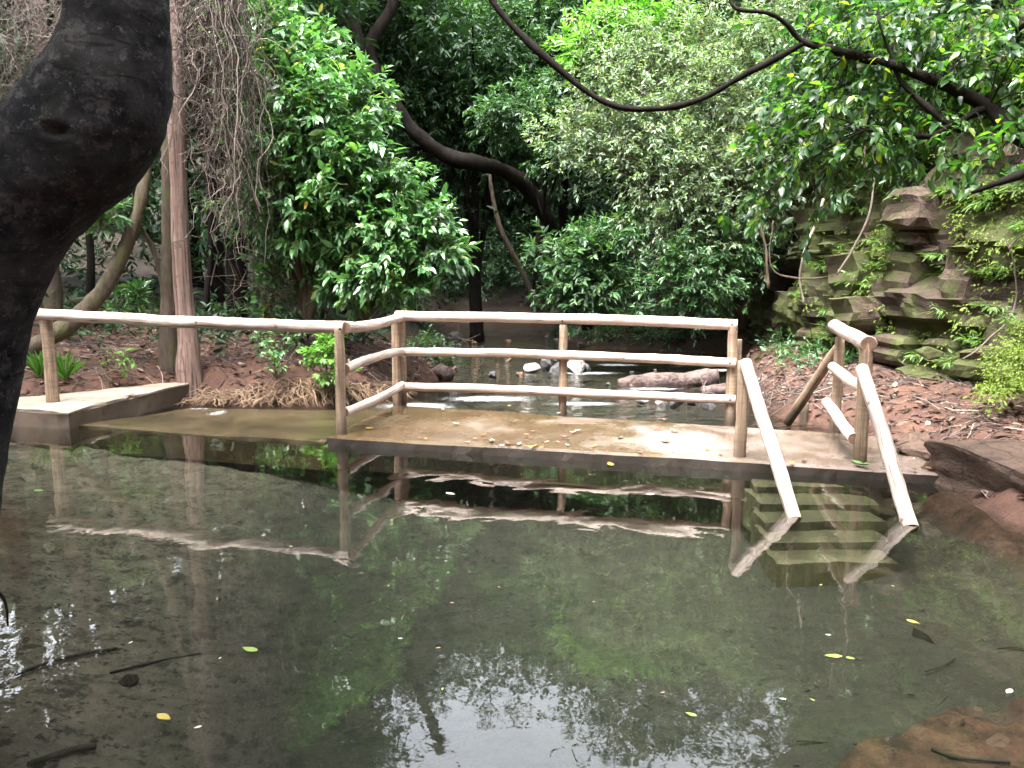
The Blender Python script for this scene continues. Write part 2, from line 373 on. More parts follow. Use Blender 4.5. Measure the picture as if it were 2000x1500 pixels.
def concrete(name, a, b, algae, rough, foam=None):
    t = NT(name); co = t.co(); n1 = t.noise(co, 1.8, 6, .6); n2 = t.noise(co, 45, 5, .7)
    c = t.mix(t.ramp(n1, [(.35, 0), (.65, 1)]), a, b); c = t.mix(t.ramp(t.noise(co, 5, 5, .6), [(.5, 0), (.68, .8)]), c, algae); c = t.mix(t.ramp(n2, [(.58, 0), (.75, .4)]), c, tuple(x * .5 for x in a))
    if foam:
        m = None
        for (fx, fy, rx, ry) in foam:
            v = t.n('VectorMath', {'operation': 'MULTIPLY'}, i0=t.n('VectorMath', {'operation': 'SUBTRACT'}, i0=co, i1=(fx, fy, 0)).outputs[0], i1=(1 / rx, 1 / ry, 0)).outputs[0]
            l = t.n('MapRange', None, Value=t.n('VectorMath', {'operation': 'LENGTH'}, i0=v).outputs['Value'], i1=1.0, i2=.2).outputs[0]
            m = l if m is None else t.n('Math', {'operation': 'MAXIMUM'}, i0=m, i1=l).outputs[0]
        f = t.n('Math', {'operation': 'ADD'}, i0=t.noise(t.scale(co, (2.4, 1, 1)), 16, 7, .8, 1.0), i1=t.n('MapRange', None, Value=m, i3=-.45, i4=.03).outputs[0]).outputs[0]
        c = t.mix(t.ramp(f, [(.48, 0), (.62, .85)]), c, (.5, .52, .55))
    return t.done(principled(t, c, rough, t.bump(n2, .35, .015), .5))
M['concrete_dry'] = concrete('concrete_dry', (.20, .16, .125), (.30, .25, .20), (.15, .12, .055), .75)
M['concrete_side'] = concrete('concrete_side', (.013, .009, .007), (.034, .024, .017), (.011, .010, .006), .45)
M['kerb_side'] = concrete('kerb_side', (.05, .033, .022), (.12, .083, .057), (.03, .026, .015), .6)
M['apron'] = concrete('apron', (.032, .024, .013), (.066, .05, .027), (.02, .021, .009), .16, [(G(425, 808, .0)[0], G(425, 808, .0)[1], .28, .55), (G(390, 800, .0)[0], G(390, 800, .0)[1], .35, .2)])
M['step'] = concrete('step', (.05, .045, .022), (.085, .076, .038), (.026, .027, .013), .7)

def rock_mat(name, a, b, moss=None, ma=(.5, .62), strata=True, rough=.8):
    t = NT(name); co = t.n('NewGeometry').outputs['Position']; n = t.noise(t.scale(co, (1, 1, 4)) if strata else co, 3, 8, .7, .3); f = t.noise(t.scale(co, (1, 1, 2.2)) if strata else co, 22, 9, .75)
    c = t.mix(t.ramp(n, [(.3, 0), (.7, 1)]), a, b); c = t.mix(t.ramp(f, [(.48, 0), (.62, .75)]), c, tuple(x * .35 for x in a)); cv = t.n('TexVoronoi', {'feature': 'DISTANCE_TO_EDGE'}, Vector=t.n('VectorMath', {'operation': 'ADD'}, i0=t.scale(co, (1, 1, 2.4)), i1=t.n('VectorMath', {'operation': 'SCALE'}, i0=t.n('TexNoise', None, Vector=co, Scale=4.0).outputs['Color'], Scale=.35).outputs[0]).outputs[0], Scale=2.6).outputs['Distance']; c = t.mix(t.ramp(cv, [(.0, .85), (.035, 0)]), c, tuple(x * .2 for x in a))
    if moss: c = t.mix(t.ramp(t.noise(t.n('NewGeometry').outputs['Position'], 1.15, 6, .7), [(ma[0], 0), (ma[1], .9)]), c, moss)
    return t.done(principled(t, c, rough, t.bump(t.mix(.6, n, f), .7, .04), .35))
M['cliff'] = rock_mat('cliff', (.028, .018, .012), (.075, .050, .036), (.05, .058, .014), (.42, .52))
M['cliff_stone'] = rock_mat('cliff_stone', (.04, .025, .017), (.115, .077, .056), (.052, .062, .015), (.44, .54))
M['boulder'] = rock_mat('boulder', (.05, .028, .019), (.12, .075, .052), None, rough=.6)
M['river_rock'] = rock_mat('river_rock', (.05, .048, .05), (.13, .125, .125), None, strata=False, rough=.45)
M['river_rock_pale'] = rock_mat('river_rock_pale', (.17, .155, .145), (.36, .33, .31), None, strata=False, rough=.5)
M['river_rock_tan'] = rock_mat('river_rock_tan', (.11, .06, .035), (.2, .13, .085), None, strata=False, rough=.45)

def ground_mat():
    t = NT('ground'); co = t.co(); z = t.n('SeparateXYZ', None, Vector=co).outputs['Z']; x = t.n('SeparateXYZ', None, Vector=co).outputs['X']
    n1 = t.noise(co, 1.3, 6, .62); n2 = t.noise(co, 7, 7, .7); n3 = t.noise(co, 40, 5, .7)
    d = t.mix(t.ramp(n2, [(.3, 0), (.7, 1)]), (.045, .022, .016), (.105, .054, .038)); d = t.mix(t.ramp(n1, [(.5, 0), (.7, .8)]), d, (.10, .052, .034)); d = t.mix(t.ramp(n3, [(.5, 0), (.75, .6)]), d, (.028, .016, .012))
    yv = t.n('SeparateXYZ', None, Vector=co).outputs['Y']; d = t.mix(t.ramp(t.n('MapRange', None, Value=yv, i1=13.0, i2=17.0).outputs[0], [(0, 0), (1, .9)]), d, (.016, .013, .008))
    b = t.mix(t.ramp(n2, [(.32, 0), (.66, 1)]), (.056, .049, .037), (.128, .112, .088)); b = t.mix(t.ramp(n1, [(.54, 0), (.68, .55)]), b, (.055, .057, .021))
    b = t.mix(t.ramp(t.noise(co, 6.5, 8, .72, .25), [(.53, 0), (.60, .85)]), b, (.015, .014, .010)); b = t.mix(t.ramp(t.noise(co, 19, 6, .7, .2), [(.57, 0), (.61, .85)]), b, (.012, .011, .008)); b = t.mix(t.ramp(t.noise(co, 34, 4, .6), [(.66, 0), (.70, .7)]), b, (.17, .155, .125)); b = t.mix(t.ramp(n3, [(.56, 0), (.7, .55)]), b, (.028, .024, .017))
    b = t.mix(t.ramp(t.n('MapRange', None, Value=z, i1=-.44, i2=-.27).outputs[0], [(0, .8), (1, 0)]), b, (.012, .014, .011)); b = t.mix(t.ramp(t.n('MapRange', None, Value=x, i1=.6, i2=2.4).outputs[0], [(0, 0), (1, .72)]), b, (.017, .016, .011))  # depth ramp paints the water's light absorption into the bed colour
    zz = t.n('Math', {'operation': 'ADD'}, i0=z, i1=t.n('Math', {'operation': 'MULTIPLY'}, i0=n1, i1=.14).outputs[0]).outputs[0]
    d = t.mix(t.ramp(t.n('MapRange', None, Value=z, i1=-.03, i2=.02).outputs[0], [(0, 1), (1, 0)]), d, t.mix(t.ramp(t.noise(co, 9, 8, .75), [(.4, 0), (.62, 1)]), (.022, .012, .008), (.085, .044, .028)))
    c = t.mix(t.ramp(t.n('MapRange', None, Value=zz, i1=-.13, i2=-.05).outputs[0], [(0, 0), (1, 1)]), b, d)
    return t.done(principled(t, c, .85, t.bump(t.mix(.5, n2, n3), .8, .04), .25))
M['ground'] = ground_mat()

def water_mat(name, tint, s1, s2, scale1, scale2, foam=None, ior=1.33, film=0.0):
    t = NT(name); co = t.co()
    a = t.noise(co, scale1, 2, .5, .6); b = t.noise(co, scale2, 3, .55, .5)
    h = t.n('Math', {'operation': 'ADD'}, i0=t.n('Math', {'operation': 'MULTIPLY'}, i0=a, i1=s1).outputs[0], i1=t.n('Math', {'operation': 'MULTIPLY'}, i0=b, i1=s2).outputs[0]).outputs[0]
    bm = t.bump(h, 1.0, 1.0)
    fr = t.n('Fresnel', None, IOR=ior, Normal=bm)
    tr = t.n('BsdfTransparent', None, Color=(*tint, 1)); gl = t.n('BsdfGlossy', None, Roughness=.015, Normal=bm, Color=(1, 1, 1, 1))
    base = tr
    if film:
        df = t.n('BsdfDiffuse', None, Color=(.07, .07, .05, 1)); base = t.n('MixShader', None, Fac=film, i1=tr, i2=df)
    sh = t.n('MixShader', None, Fac=fr, i1=base, i2=gl)
    if foam:
        mask = None
        for (px, py, r, ax) in foam:
            v = t.n('VectorMath', {'operation': 'SUBTRACT'}, i0=co, i1=(px, py, 0)).outputs[0]
            v = t.n('VectorMath', {'operation': 'MULTIPLY'}, i0=v, i1=(1 / (r * ax), 1 / r, 0)).outputs[0]
            l = t.n('VectorMath', {'operation': 'LENGTH'}, i0=v).outputs['Value']
            l = t.n('MapRange', None, Value=l, i1=1.0, i2=.2).outputs[0]
            mask = l if mask is None else t.n('Math', {'operation': 'MAXIMUM'}, i0=mask, i1=l).outputs[0]
        f = t.noise(t.scale(co, (1, 2.6, 1)), 13, 8, .8, 1.2); f = t.n('Math', {'operation': 'ADD'}, i0=f, i1=t.n('MapRange', None, Value=mask, i3=-.45, i4=.035).outputs[0]).outputs[0]
        f = t.ramp(f, [(.47, 0), (.66, .85)])
        fo = t.n('BsdfDiffuse', None, Color=(.75, .77, .80, 1)); sh = t.n('MixShader', None, Fac=f, i1=sh, i2=fo)
    return t.done(sh)
M['pool_water'] = water_mat('pool_water', (.84, .86, .80), 0.0055, .0005, 1.5, 6.5, None, 1.5, .02)
M['stream_water'] = water_mat('stream_water', (.6, .62, .58), .07, .022, 2.5, 9.0, [(-1.2, 9.7, .8, 1.6), (-.3, 10.3, .7, 2.2), (1.2, 13.0, .5, 3.0), (.9, 9.9, .4, 3.0), (1.9, 14.2, .55, 2.0), (2.0, 11.2, .35, 3.0), (3.6, 13.4, .5, 1.6), (.4, 11.0, .35, 2.5), (-2.1, 9.1, .3, 1.5)], 1.36, 0)

# ------------------------------------------------------------------ terrain
WATER = np.array([(-1.4, 1.2), (1.5, 1.2), (2.1, 2.2), (2.75, 3.2), (3.15, 4.4), (3.3, 5.6), (3.55, 6.6), (3.45, 7.8), (3.05, 9.4), (3.4, 11), (4.0, 13.5), (4.5, 16), (1.9, 17.6), (1.4, 20), (1.3, 24), (1.6, 32),
                  (-2.6, 32), (-2.6, 24), (-2.2, 20), (-1.95, 17), (-1.35, 13.5), (-1.15, 12), (-1.55, 10.6), (-2.4, 9.85), (-4.2, 10.15), (-4.75, 9.6), (-5.0, 8.9), (-5.7, 8.5), (-7.2, 8.2), (-6.6, 5.9), (-4.2, 5.4), (-2.9, 3.6), (-2.2, 2.3)])
def sdist(x, y, poly=WATER):
    x = np.asarray(x, float); y = np.asarray(y, float); d = np.full(x.shape, 1e9); ins = np.zeros(x.shape, bool); n = len(poly)
    for i in range(n):
        ax, ay = poly[i]; bx, by = poly[(i + 1) % n]; ex, ey = bx - ax, by - ay
        t = np.clip(((x - ax) * ex + (y - ay) * ey) / (ex * ex + ey * ey), 0, 1)
        d = np.minimum(d, np.hypot(x - ax - t * ex, y - ay - t * ey))
        c = ((ay > y) != (by > y)); ins ^= c & (x < (bx - ax) * (y - ay) / ((by - ay) if by != ay else 1e-9) + ax)
    return np.where(ins, -d, d)
CLY = np.array([2.0, 5.5, 6.5, 8.3, 10, 12.5, 15, 17.5, 22, 30]); CLX = np.array([7.2, 6.5, 6.15, 5.75, 5.3, 4.95, 5.1, 5.0, 5.5, 7])
def height(x, y):
    x = np.asarray(x, float); y = np.asarray(y, float); sh = x.shape; x = x.ravel(); y = y.ravel()
    P0 = np.stack([x, y, 0 * x], 1)
    d = sdist(x, y) + .22 * fbm(P0 * .9, 3, 3) * sstep(0, .8, np.abs(sdist(x, y)) + .3)
    land = .40 * (1 - np.exp(-np.maximum(d, 0) / .28)) + .10 * np.minimum(np.maximum(d, 0), 6) + .02 * np.maximum(d - 6, 0)
    land *= np.where(x > 1.8, .62 + .38 * sstep(9, 14, y), 1.0)
    land *= 1 - .55 * sstep(3.2, 1.5, y) * (x > 0)
    dp = .50 * (1 - np.exp(-np.maximum(-d, 0) / np.where(x > 0, .45, .9))); dp *= 1 - .45 * sstep(-.6, -3.2, x) ; dp = np.where(y > 8.0, np.minimum(dp, .16), dp)
    dp *= 1 - .93 * sstep(.0, .35, x - .72 - (y - 2.35) * 1.5 + .3 * fbm(P0 * 2.5, 3, 66)) * sstep(3.2, 2.9, y)
    corner = sstep(.0, .35, x - .72 - (y - 2.35) * 1.5 + .3 * fbm(P0 * 2.5, 3, 66)) * sstep(3.2, 2.9, y)
    h = np.where(d > 0, land - .05, -.05 - dp + .012 * corner)
    h += .05 * fbm(P0 * 2.2, 3, 9) * sstep(-.2, .5, d) + .035 * fbm(P0 * 6, 2, 21) * np.where(d > 0, 1, .45)
    hill = sstep(.35, 1.3, x - np.interp(y, CLY, CLX)); h += hill * 3.6 + np.maximum(x - np.interp(y, CLY, CLX) - 1, 0) * .25 * (hill > .9)
    h += 1.2 * sstep(24, 34, y) + 13 * sstep(42, 64, y) + .6 * sstep(-6, -12, x) + 9 * sstep(-15, -40, x) + 8 * sstep(15, 40, x) + 9 * sstep(-12, -40, y)
    return h.reshape(sh)
def lin(a, b, s): return np.arange(a, b, s)
xs = np.concatenate([np.linspace(-90, -10, 14), lin(-9.5, -5.2, .25), lin(-5.2, 7.0, .075), lin(7.0, 10, .25), np.linspace(10.5, 90, 14)])
ys = np.concatenate([np.linspace(-60, -2, 12), lin(-1.5, 1.5, .25), lin(1.5, 13.5, .075), lin(13.5, 26, .22), np.linspace(26.5, 110, 18)])
X, Y = np.meshgrid(xs, ys, indexing='ij'); Z = height(X, Y)
g = Geo(); a, b = X.shape; i, j = np.meshgrid(np.arange(a - 1), np.arange(b - 1), indexing='ij'); k = i * b + j
g.add(np.stack([X, Y, Z], -1).reshape(-1, 3), np.stack([k, k + b, k + b + 1, k + 1], -1).reshape(-1, 4))
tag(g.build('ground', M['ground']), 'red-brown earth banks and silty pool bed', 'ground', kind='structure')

# platform geometry
PZ = .08
FL, FR, BL, BR = G(638, 853, PZ), G(1856, 927, PZ), G(768, 789, PZ), G(1735, 851, PZ)
def prism(geo, top, z0, bev=.0):
    T = np.asarray(top, float); n = len(T); Bv = T.copy(); Bv[:, 2] = z0
    V = np.vstack([T, Bv]); k = np.arange(n); k2 = (k + 1) % n
    geo.add(V, np.stack([k, k + n, k2 + n, k2], 1), [list(range(n))])
def side_mat(o, nx, ny, mat):
    o.data.materials.append(M[mat]); mi = np.zeros(len(o.data.polygons), np.int32); mi[(nx - 1) * (ny - 1):] = 1; o.data.polygons.foreach_set('material_index', mi); return o
def rough_slab(geo, quad, z0, nx, ny, seed, amp=.012, chip=.03):
    a, b, c, d = [np.asarray(q, float) for q in quad]           # front-left, front-right, back-right, back-left
    u = np.linspace(0, 1, nx); v = np.linspace(0, 1, ny); U, W = np.meshgrid(u, v, indexing='ij'); U = U[..., None]; W = W[..., None]
    T = (a * (1 - U) + b * U) * (1 - W) + (d * (1 - U) + c * U) * W
    P = T.reshape(-1, 3).copy(); P[:, 2] += amp * fbm(P * 1.3, 3, seed)
    e = np.zeros((nx, ny), bool); e[0] = e[-1] = True; e[:, 0] = e[:, -1] = True; e = e.ravel()
    ctr = P.mean(0); off = chip * fbm(P * 5, 3, seed + 4); P[e, :2] += norm(ctr - P[e])[:, :2] * np.abs(off[e])[:, None]; P[e, 2] -= .012
    i, j = np.meshgrid(np.arange(nx - 1), np.arange(ny - 1), indexing='ij'); k = i * ny + j
    geo.add(P, np.stack([k, k + ny, k + ny + 1, k + 1], -1).reshape(-1, 4))
    per = [i * ny for i in range(nx)] + [(nx - 1) * ny + j for j in range(1, ny)] + [i * ny + ny - 1 for i in range(nx - 2, -1, -1)] + [j for j in range(ny - 2, 0, -1)]
    R = P[per]; m = len(R); rows = [R]
    for q in (.25, .6, 1.0):
        S = R.copy(); S[:, 2] = R[:, 2] * (1 - q) + z0 * q; S[:, :2] += .012 * np.stack([fbm(S * 7, 2, seed + 8), fbm(S * 7 + 9, 2, seed + 9)], 1); rows.append(S)
    V = np.vstack(rows); k = np.arange(m); k2 = (k + 1) % m
    geo.add(V, np.vstack([np.stack([r * m + k2, r * m + k, (r + 1) * m + k, (r + 1) * m + k2], 1) for r in range(3)]))
g = Geo(); rough_slab(g, (FL, FR, BR, BL), -.22, 70, 26, 2)
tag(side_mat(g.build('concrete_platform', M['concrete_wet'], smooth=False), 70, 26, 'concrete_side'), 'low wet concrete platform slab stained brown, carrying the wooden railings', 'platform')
# apron and abutment
A0, A1, A2, A3 = G(150, 829, .03), FL + np.array([-.02, .02, -.055]), BL + np.array([-.05, .12, -.09]), G(372, 797, .0)
g = Geo(); rough_slab(g, (A0, A1, A2, A3), -.25, 40, 20, 12, .012)
tag(g.build('spillway_apron', M['apron'], smooth=False), 'algae-brown concrete spillway awash between the platform and the left kerb', 'spillway')
ab = thing('concrete_abutment', 'pale concrete kerb block on the left bank with one railing post', 'concrete block')
c0, c1, c2, c3 = G(-60, 793, .2), G(132, 803, .2), G(375, 745, .2), G(215, 741, .2)
g = Geo(); rough_slab(g, (c0, c1, c2, c3), .165, 26, 16, 31, .01, .05); g.build('cap', M['concrete_dry'], ab, False)
def inset(q, s): m = np.mean(q, 0); return [m + (p - m) * s for p in q]
q = inset([c0, c1, c2, c3], .985); q = [p - np.array([0, 0, .03]) for p in q]
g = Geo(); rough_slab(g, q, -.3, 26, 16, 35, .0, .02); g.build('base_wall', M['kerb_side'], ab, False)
st = thing('concrete_steps', 'algae-yellow concrete steps going down under water between the two stair handrails', 'steps')
for k in range(5):
    yf = 6.0 - .225 * k; z = -.06 - .07 * k; x0, x1 = 1.90 - .03 * k, 2.86 - .06 * k
    g = Geo(); rough_slab(g, [np.array([x0, yf, z]), np.array([x1, yf, z]), np.array([x1, yf + .42, z]), np.array([x0, yf + .42, z])], z - .30, 24, 10, 50 + k, .012, .035)
    g.build('step', M['step'], st, False)

# water
mid = lambda p, q: (p + q) / 2
bound = [np.array([-9.0, 8.6, 0]), mid(A0, A3) * [1, 1, 0], mid(A1, A2) * [1, 1, 0], mid(FL, BL) * [1, 1, 0], mid(FR, BR) * [1, 1, 0], np.array([4.2, 6.3, 0])]
g = Geo(); V = bound + [np.array([4.2, -1.0, 0]), np.array([-9, -1.0, 0])]; g.add(np.array(V), [list(range(len(V)))[::-1]])
tag(g.build('pool_water', M['pool_water']), 'clear still pool water reflecting the trees', 'water', kind='structure')
V = [p * [1, 1, 0] + [0, .02, -.05] for p in bound[1:]] + [np.array([5.2, 8, -.05]), np.array([5.2, 33, .0]), np.array([-4.5, 33, .0]), np.array([-5, 10.5, -.05])]
g = Geo(); g.add(np.array(V), [list(range(len(V)))]); me_s = g
tag(g.build('stream_water', M['stream_water']), 'shallow rippling stream behind the platform', 'water', kind='structure')

# ------------------------------------------------------------------ cliff
cl = empty('cliff'); tag(cl, 'layered reddish sandstone cliff with moss on the right bank', 'cliff', kind='structure')
def cliff_pt(y, z):
    y = np.asarray(y, float); z = np.asarray(z, float); x = np.interp(y, CLY, CLX) + .12 * (z - .5)
    band = np.floor(z * 3.1 + .25 * np.sin(y * 1.7)); r = hash3(band.astype(np.int64), np.floor(y * .7 + band * .37).astype(np.int64), 0 * band.astype(np.int64), 5)
    P = np.stack([y * 1.0, z * 2.0, 0 * z], -1).reshape(-1, 3)
    x = x - .34 * r + (.20 * fbm(P * 1.1, 4, 44)).reshape(x.shape)
    return np.stack([x, y, z], -1)
Yc, Zc = np.meshgrid(np.arange(2.2, 19, .07), np.arange(-.15, 4.7, .06), indexing='ij')
P = cliff_pt(Yc, Zc); a, b = Yc.shape; i, j = np.meshgrid(np.arange(a - 1), np.arange(b - 1), indexing='ij'); k = i * b + j
g = Geo(); g.add(P.reshape(-1, 3), np.stack([k, k + 1, k + b + 1, k + b], -1).reshape(-1, 4)); g.build('rock_face', M['cliff'], cl, False)
def block_geo(seed):
    r_ = np.random.default_rng(seed); g = Geo(); n = 6; u = np.linspace(-1, 1, n); A, B_ = np.meshgrid(u, u, indexing='ij'); one = np.ones_like(A)
    i, j = np.meshgrid(np.arange(n - 1), np.arange(n - 1), indexing='ij'); k = i * n + j; q = np.stack([k, k + n, k + n + 1, k + 1], -1).reshape(-1, 4)
    for ax, sg in ((0, -1), (0, 1), (1, -1), (1, 1), (2, -1), (2, 1)):
        P = [None] * 3; P[ax] = one * sg; P[(ax + 1) % 3] = A * 1.0; P[(ax + 2) % 3] = B_ * sg; g.add(np.stack(P, -1).reshape(-1, 3), q)
    V = np.concatenate(g.V); 
    for _ in range(6):
        nn = norm(r_.normal(size=3) * [1, 1, .6]); d = r_.uniform(.95, 1.35); sft = np.maximum(0, V @ nn - d); V = V - sft[:, None] * nn
    D_ = np.stack([fbm(V * 1.7 + seed, 4, seed), fbm(V * 1.7 + 5 + seed, 4, seed + 1), .5 * fbm(V * 1.7 + 9 + seed, 4, seed + 2)], 1); V = V + .13 * D_
    V[:, 0] += .10 * np.sign(np.sin(V[:, 2] * 5 + seed)) * (np.abs(V[:, 0]) > .5)
    h = Geo(); h.add(V, *g.Fc); return h
stones = [block_geo(100 + s).mesh('stone', False) for s in range(8)]
for me in stones: me.materials.append(M['cliff_stone'])
z = .45; row = 0
while z < 4.3:
    hgt = random.choice([.12, .2, .34, .5, .62]); y = 5.6 + random.uniform(0, .6)
    while y < 14.5:
        ln = random.uniform(.3, .95)
        if random.random() < .46:
            p = cliff_pt(np.array([y + ln / 2]), np.array([z + hgt / 2]))[0]
            o = link('stone', stones[random.randrange(8)], None, cl); o.location = p + np.array([random.uniform(-.10, .14), 0, 0]); sl_ = (np.interp(y + .5, CLY, CLX) - np.interp(y - .5, CLY, CLX))
            o.scale = (random.uniform(.16, .34), ln * .52, hgt * .52); o.rotation_euler = (random.uniform(-.06, .06), random.uniform(-.1, .1), -sl_ * 1.0 + random.uniform(-.1, .1))
        y += ln
    z += hgt * .95; row += 1

# ------------------------------------------------------------------ railings
def pole(name, a, b, r, parent, mat, seed, taper=1.0, sides=14, segs=16, bend=.012):
    a, b = np.asarray(a, float), np.asarray(b, float); t = np.linspace(0, 1, segs)[:, None]; P = a * (1 - t) + b * t
    P[:, 2] += bend * np.sin(np.pi * t[:, 0]) * random.uniform(-1, 1); P = P + .006 * np.stack([fbm(P * 2 + seed, 2, seed), fbm(P * 2 + 3, 2, seed + 1), fbm(P * 2 + 7, 2, seed + 2)], 1)
    R = np.linspace(r, r * taper, segs); d = norm(b - a)
    P = np.vstack([P[0] - 0 * d, P[0] + .004 * d, P[1:-1], P[-1] - .004 * d, P[-1]]); R = np.concatenate([[r * .93, r], R[1:-1], [r * taper, r * taper * .93]])
    g = Geo(); tube(g, P, R, sides, True, .085, seed, 8.0); o = g.build(name, M[mat], parent)
    m_ = len(P); an_ = np.tile(np.linspace(0, 2 * np.pi, sides, endpoint=False), m_); al = np.repeat(np.concatenate([[0], np.cumsum(np.linalg.norm(np.diff(P, axis=0), axis=1))]), sides)
    tcv = np.stack([np.cos(an_) * r + seed * 1.7, np.sin(an_) * r, al], 1); tcv = np.vstack([tcv, tcv[:1], tcv[-1:]]); at = o.data.attributes.new('tubeco', 'FLOAT_VECTOR', 'POINT'); at.data.foreach_set('vector', tcv.astype(np.float32).ravel())
    o.data.materials.append(M['end_grain']); nf = len(o.data.polygons); mi = np.zeros(nf, np.int32); mi[-2 * sides:] = 1; o.data.polygons.foreach_set('material_index', mi)
    sm = np.ones(nf, bool); sm[-2 * sides:] = False; o.data.polygons.foreach_set('use_smooth', sm)
    return o
def bolt(p, d, parent):
    g = Geo(); p = np.asarray(p); d = norm(np.asarray(d)); tube(g, [p, p + d * .006], [.011, .008], 8); return g.build('bolt', M['bark_dark'], parent)
p100, p670, p780, p785, p1100, p1430, p1437, p1446, p1685, p1640 = G(104, 786, .2), G(668, 848, PZ), G(776, 791, PZ), G(787, 789, PZ), G(1098, 806, PZ), G(1425, 822, PZ), G(1436, 817, PZ), G(1445, 893, PZ), G(1678, 904, PZ), G(1631, 834, PZ)
def post(p, py, parent, r, seed, px=None):
    t = At(0, py, p[1])[2]; return pole('post', p - np.array([0, 0, .12]), np.array([p[0] + (0 if px is None else px), p[1], t]), r, parent, 'post_wood', seed, .95)
rl = thing('wooden_railing', 'long log railing running from the left kerb round the back of the platform', 'railing')
post(p100, 624, rl, .064, 1); post(p670, 641, rl, .050, 2); post(p780, 620, rl, .056, 3); post(p785, 622, rl, .050, 4); post(p1100, 633, rl, .046, 5); post(p1430, 636, rl, .052, 6); post(p1437, 662, rl, .045, 7)
R = [((66, 613, p100[1]), (673, 640, p670[1]), .060, 1.0), ((674, 641, p670[1]), (783, 619, p780[1] - .02), .055, .92), ((773, 617, p780[1]), (1440, 634, p1430[1]), .057, .98),
     ((786, 687, p780[1] - .07), (1437, 709, p1430[1] - .06), .047, 1.05), ((786, 754, p780[1] - .07), (1437, 781, p1430[1] - .06), .048, 1.0),
     ((674, 722, p670[1] + .02), (786, 686, p780[1] - .06), .047, .95), ((672, 805, p670[1] + .02), (786, 752, p780[1] - .06), .047, .95)]
rails = [pole('rail', At(*a), At(*b), r, rl, 'rail_wood', 20 + n_, tp, segs=40, bend=.03) for n_, (a, b, r, tp) in enumerate(R)]
for px, py, yy, q in ((84, 620, p100[1], 0), (1098, 627, p1100[1], 2), (1430, 634, p1430[1], 2), (1098, 700, p1100[1] - .02, 3), (1098, 768, p1100[1] - .02, 4), (1426, 709, p1430[1] - .06, 3), (1426, 781, p1430[1] - .06, 4), (664, 643, p670[1], 0)):
    bolt(At(px, py, yy - .060), (0, -1, .2), rails[q])
s1 = thing('stair_handrail', 'pale sloping log handrail with short post, left of the underwater steps', 'handrail', 'handrails of the steps')
post(p1446, 706, s1, .050, 8)
def sloped(a, w, r, parent, seed):
    a = At(*a); w_ = np.asarray(w); d = norm(w_ - a); return pole('rail', a, w_ + d * .05, r, parent, 'rail_wood', seed, 1.0, segs=22)
q_ = sloped((1456, 708, p1446[1] - .07), G(1549, 1003, 0), .049, s1, 40); bolt(At(1462, 720, p1446[1] - .13), (0, -1, .4), q_)
s2 = thing('stair_railing', 'log railing right of the steps with sloping handrail, short top rail and rear brace', 'railing', 'handrails of the steps')
post(p1685, 668, s2, .054, 9); post(p1640, 658, s2, .050, 10)
pole('rail', At(1630, 636, p1640[1]), At(1697, 672, p1685[1] - .05), .062, s2, 'rail_wood', 41)
pole('rail', At(1626, 716, p1640[1] - .05), At(1688, 762, p1685[1] - .02), .050, s2, 'rail_wood', 42)
pole('rail', At(1615, 786, p1640[1] - .35), At(1668, 858, p1685[1] - .02), .048, s2, 'rail_wood', 43)
q_ = sloped((1684, 718, p1685[1] - .08), G(1777, 1020, 0), .050, s2, 44); bolt(At(1773, 1012, 5.04), (0, -1, .4), q_)
sp_ = G(1570, 822, -.02); pole('brace', At(1640, 676, p1640[1] + .05), At(1538, 826, sp_[1] - .1), .052, s2, 'post_wood', 45); pole('post', sp_ - [0, 0, .15], At(1571, 786, sp_[1]), .048, s2, 'post_wood', 46)

# ------------------------------------------------------------------ foreground tree
ft = thing('leaning_tree', 'dark thick S-curved tree trunk in the left foreground', 'tree')
D = 2.6
tp = [(-205, 1420, .235), (-168, 1150, .215), (-126, 940, .20), (-104, 790, .20), (-66, 594, .20), (2, 437, .204), (84, 334, .21), (157, 262, .208), (210, 172, .19), (230, 80, .16), (232, -10, .146), (240, -200, .14), (215, -420, .135), (160, -700, .13)]
path = [At(a, b, D + max(0, -b) * .0007) for a, b, _ in tp]
path[0][2] = -.05
g = Geo(); tube(g, path, [q[2] for q in tp], 72, False, .05, 3, 3.5, 13)
V = g.V[0]; V += norm(V - V.mean(0)) * (.004 * fbm(V * np.array([7, 7, 26]), 4, 77) + .004 * fbm(V * 16, 3, 71))[:, None]
c = At(112, 254, D - .20); dd = np.linalg.norm((V - c) * np.array([.8, .6, 1.9]), axis=1) * (1 + .5 * fbm(V * 14, 2, 3)); V += (np.array([0, 1, 0.1])[None] * (.035 * np.exp(-(dd / .022) ** 2) - .006 * np.exp(-((dd - .045) / .02) ** 2))[:, None])
g.build('trunk', M['near_bark'], ft)
top = path[-1]
cb = [(-3.2, 2.2, 6.2, 1.5), (-5.2, 3.6, 6.8, 1.8), (-2.9, 4.6, 6.6, 1.3), (-7.8, 5.6, 6.4, 1.5), (-6.8, 3.0, 5.8, 1.7), (-2.0, .6, 6.2, 1.3), (-4.8, 1.0, 6.4, 1.6), (-1.4, -.9, 5.6, 1.3), (.8, -2.2, 6.2, 1.2)]  # last balls, unseen over the camera, are added to block frontal sky light
g = Geo(); limbs(g, top, [np.array(c[:3]) for c in cb], .11, 6, .5); g.build('branch', M['bark_dark'], ft)
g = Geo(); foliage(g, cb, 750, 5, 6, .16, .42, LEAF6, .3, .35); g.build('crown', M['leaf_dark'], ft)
g = Geo(); tube(g, [path[1] * .6 + path[2] * .4, At(-100, 1130, 2.45), At(-20, 1150, 2.3), At(4, 1165, 2.3), At(13, 1190, 2.3), At(15, 1222, 2.3)], [.012, .008, .006, .005, .004, .003], 5, sub=4); g.build('twig', M['bark_dark'], ft)

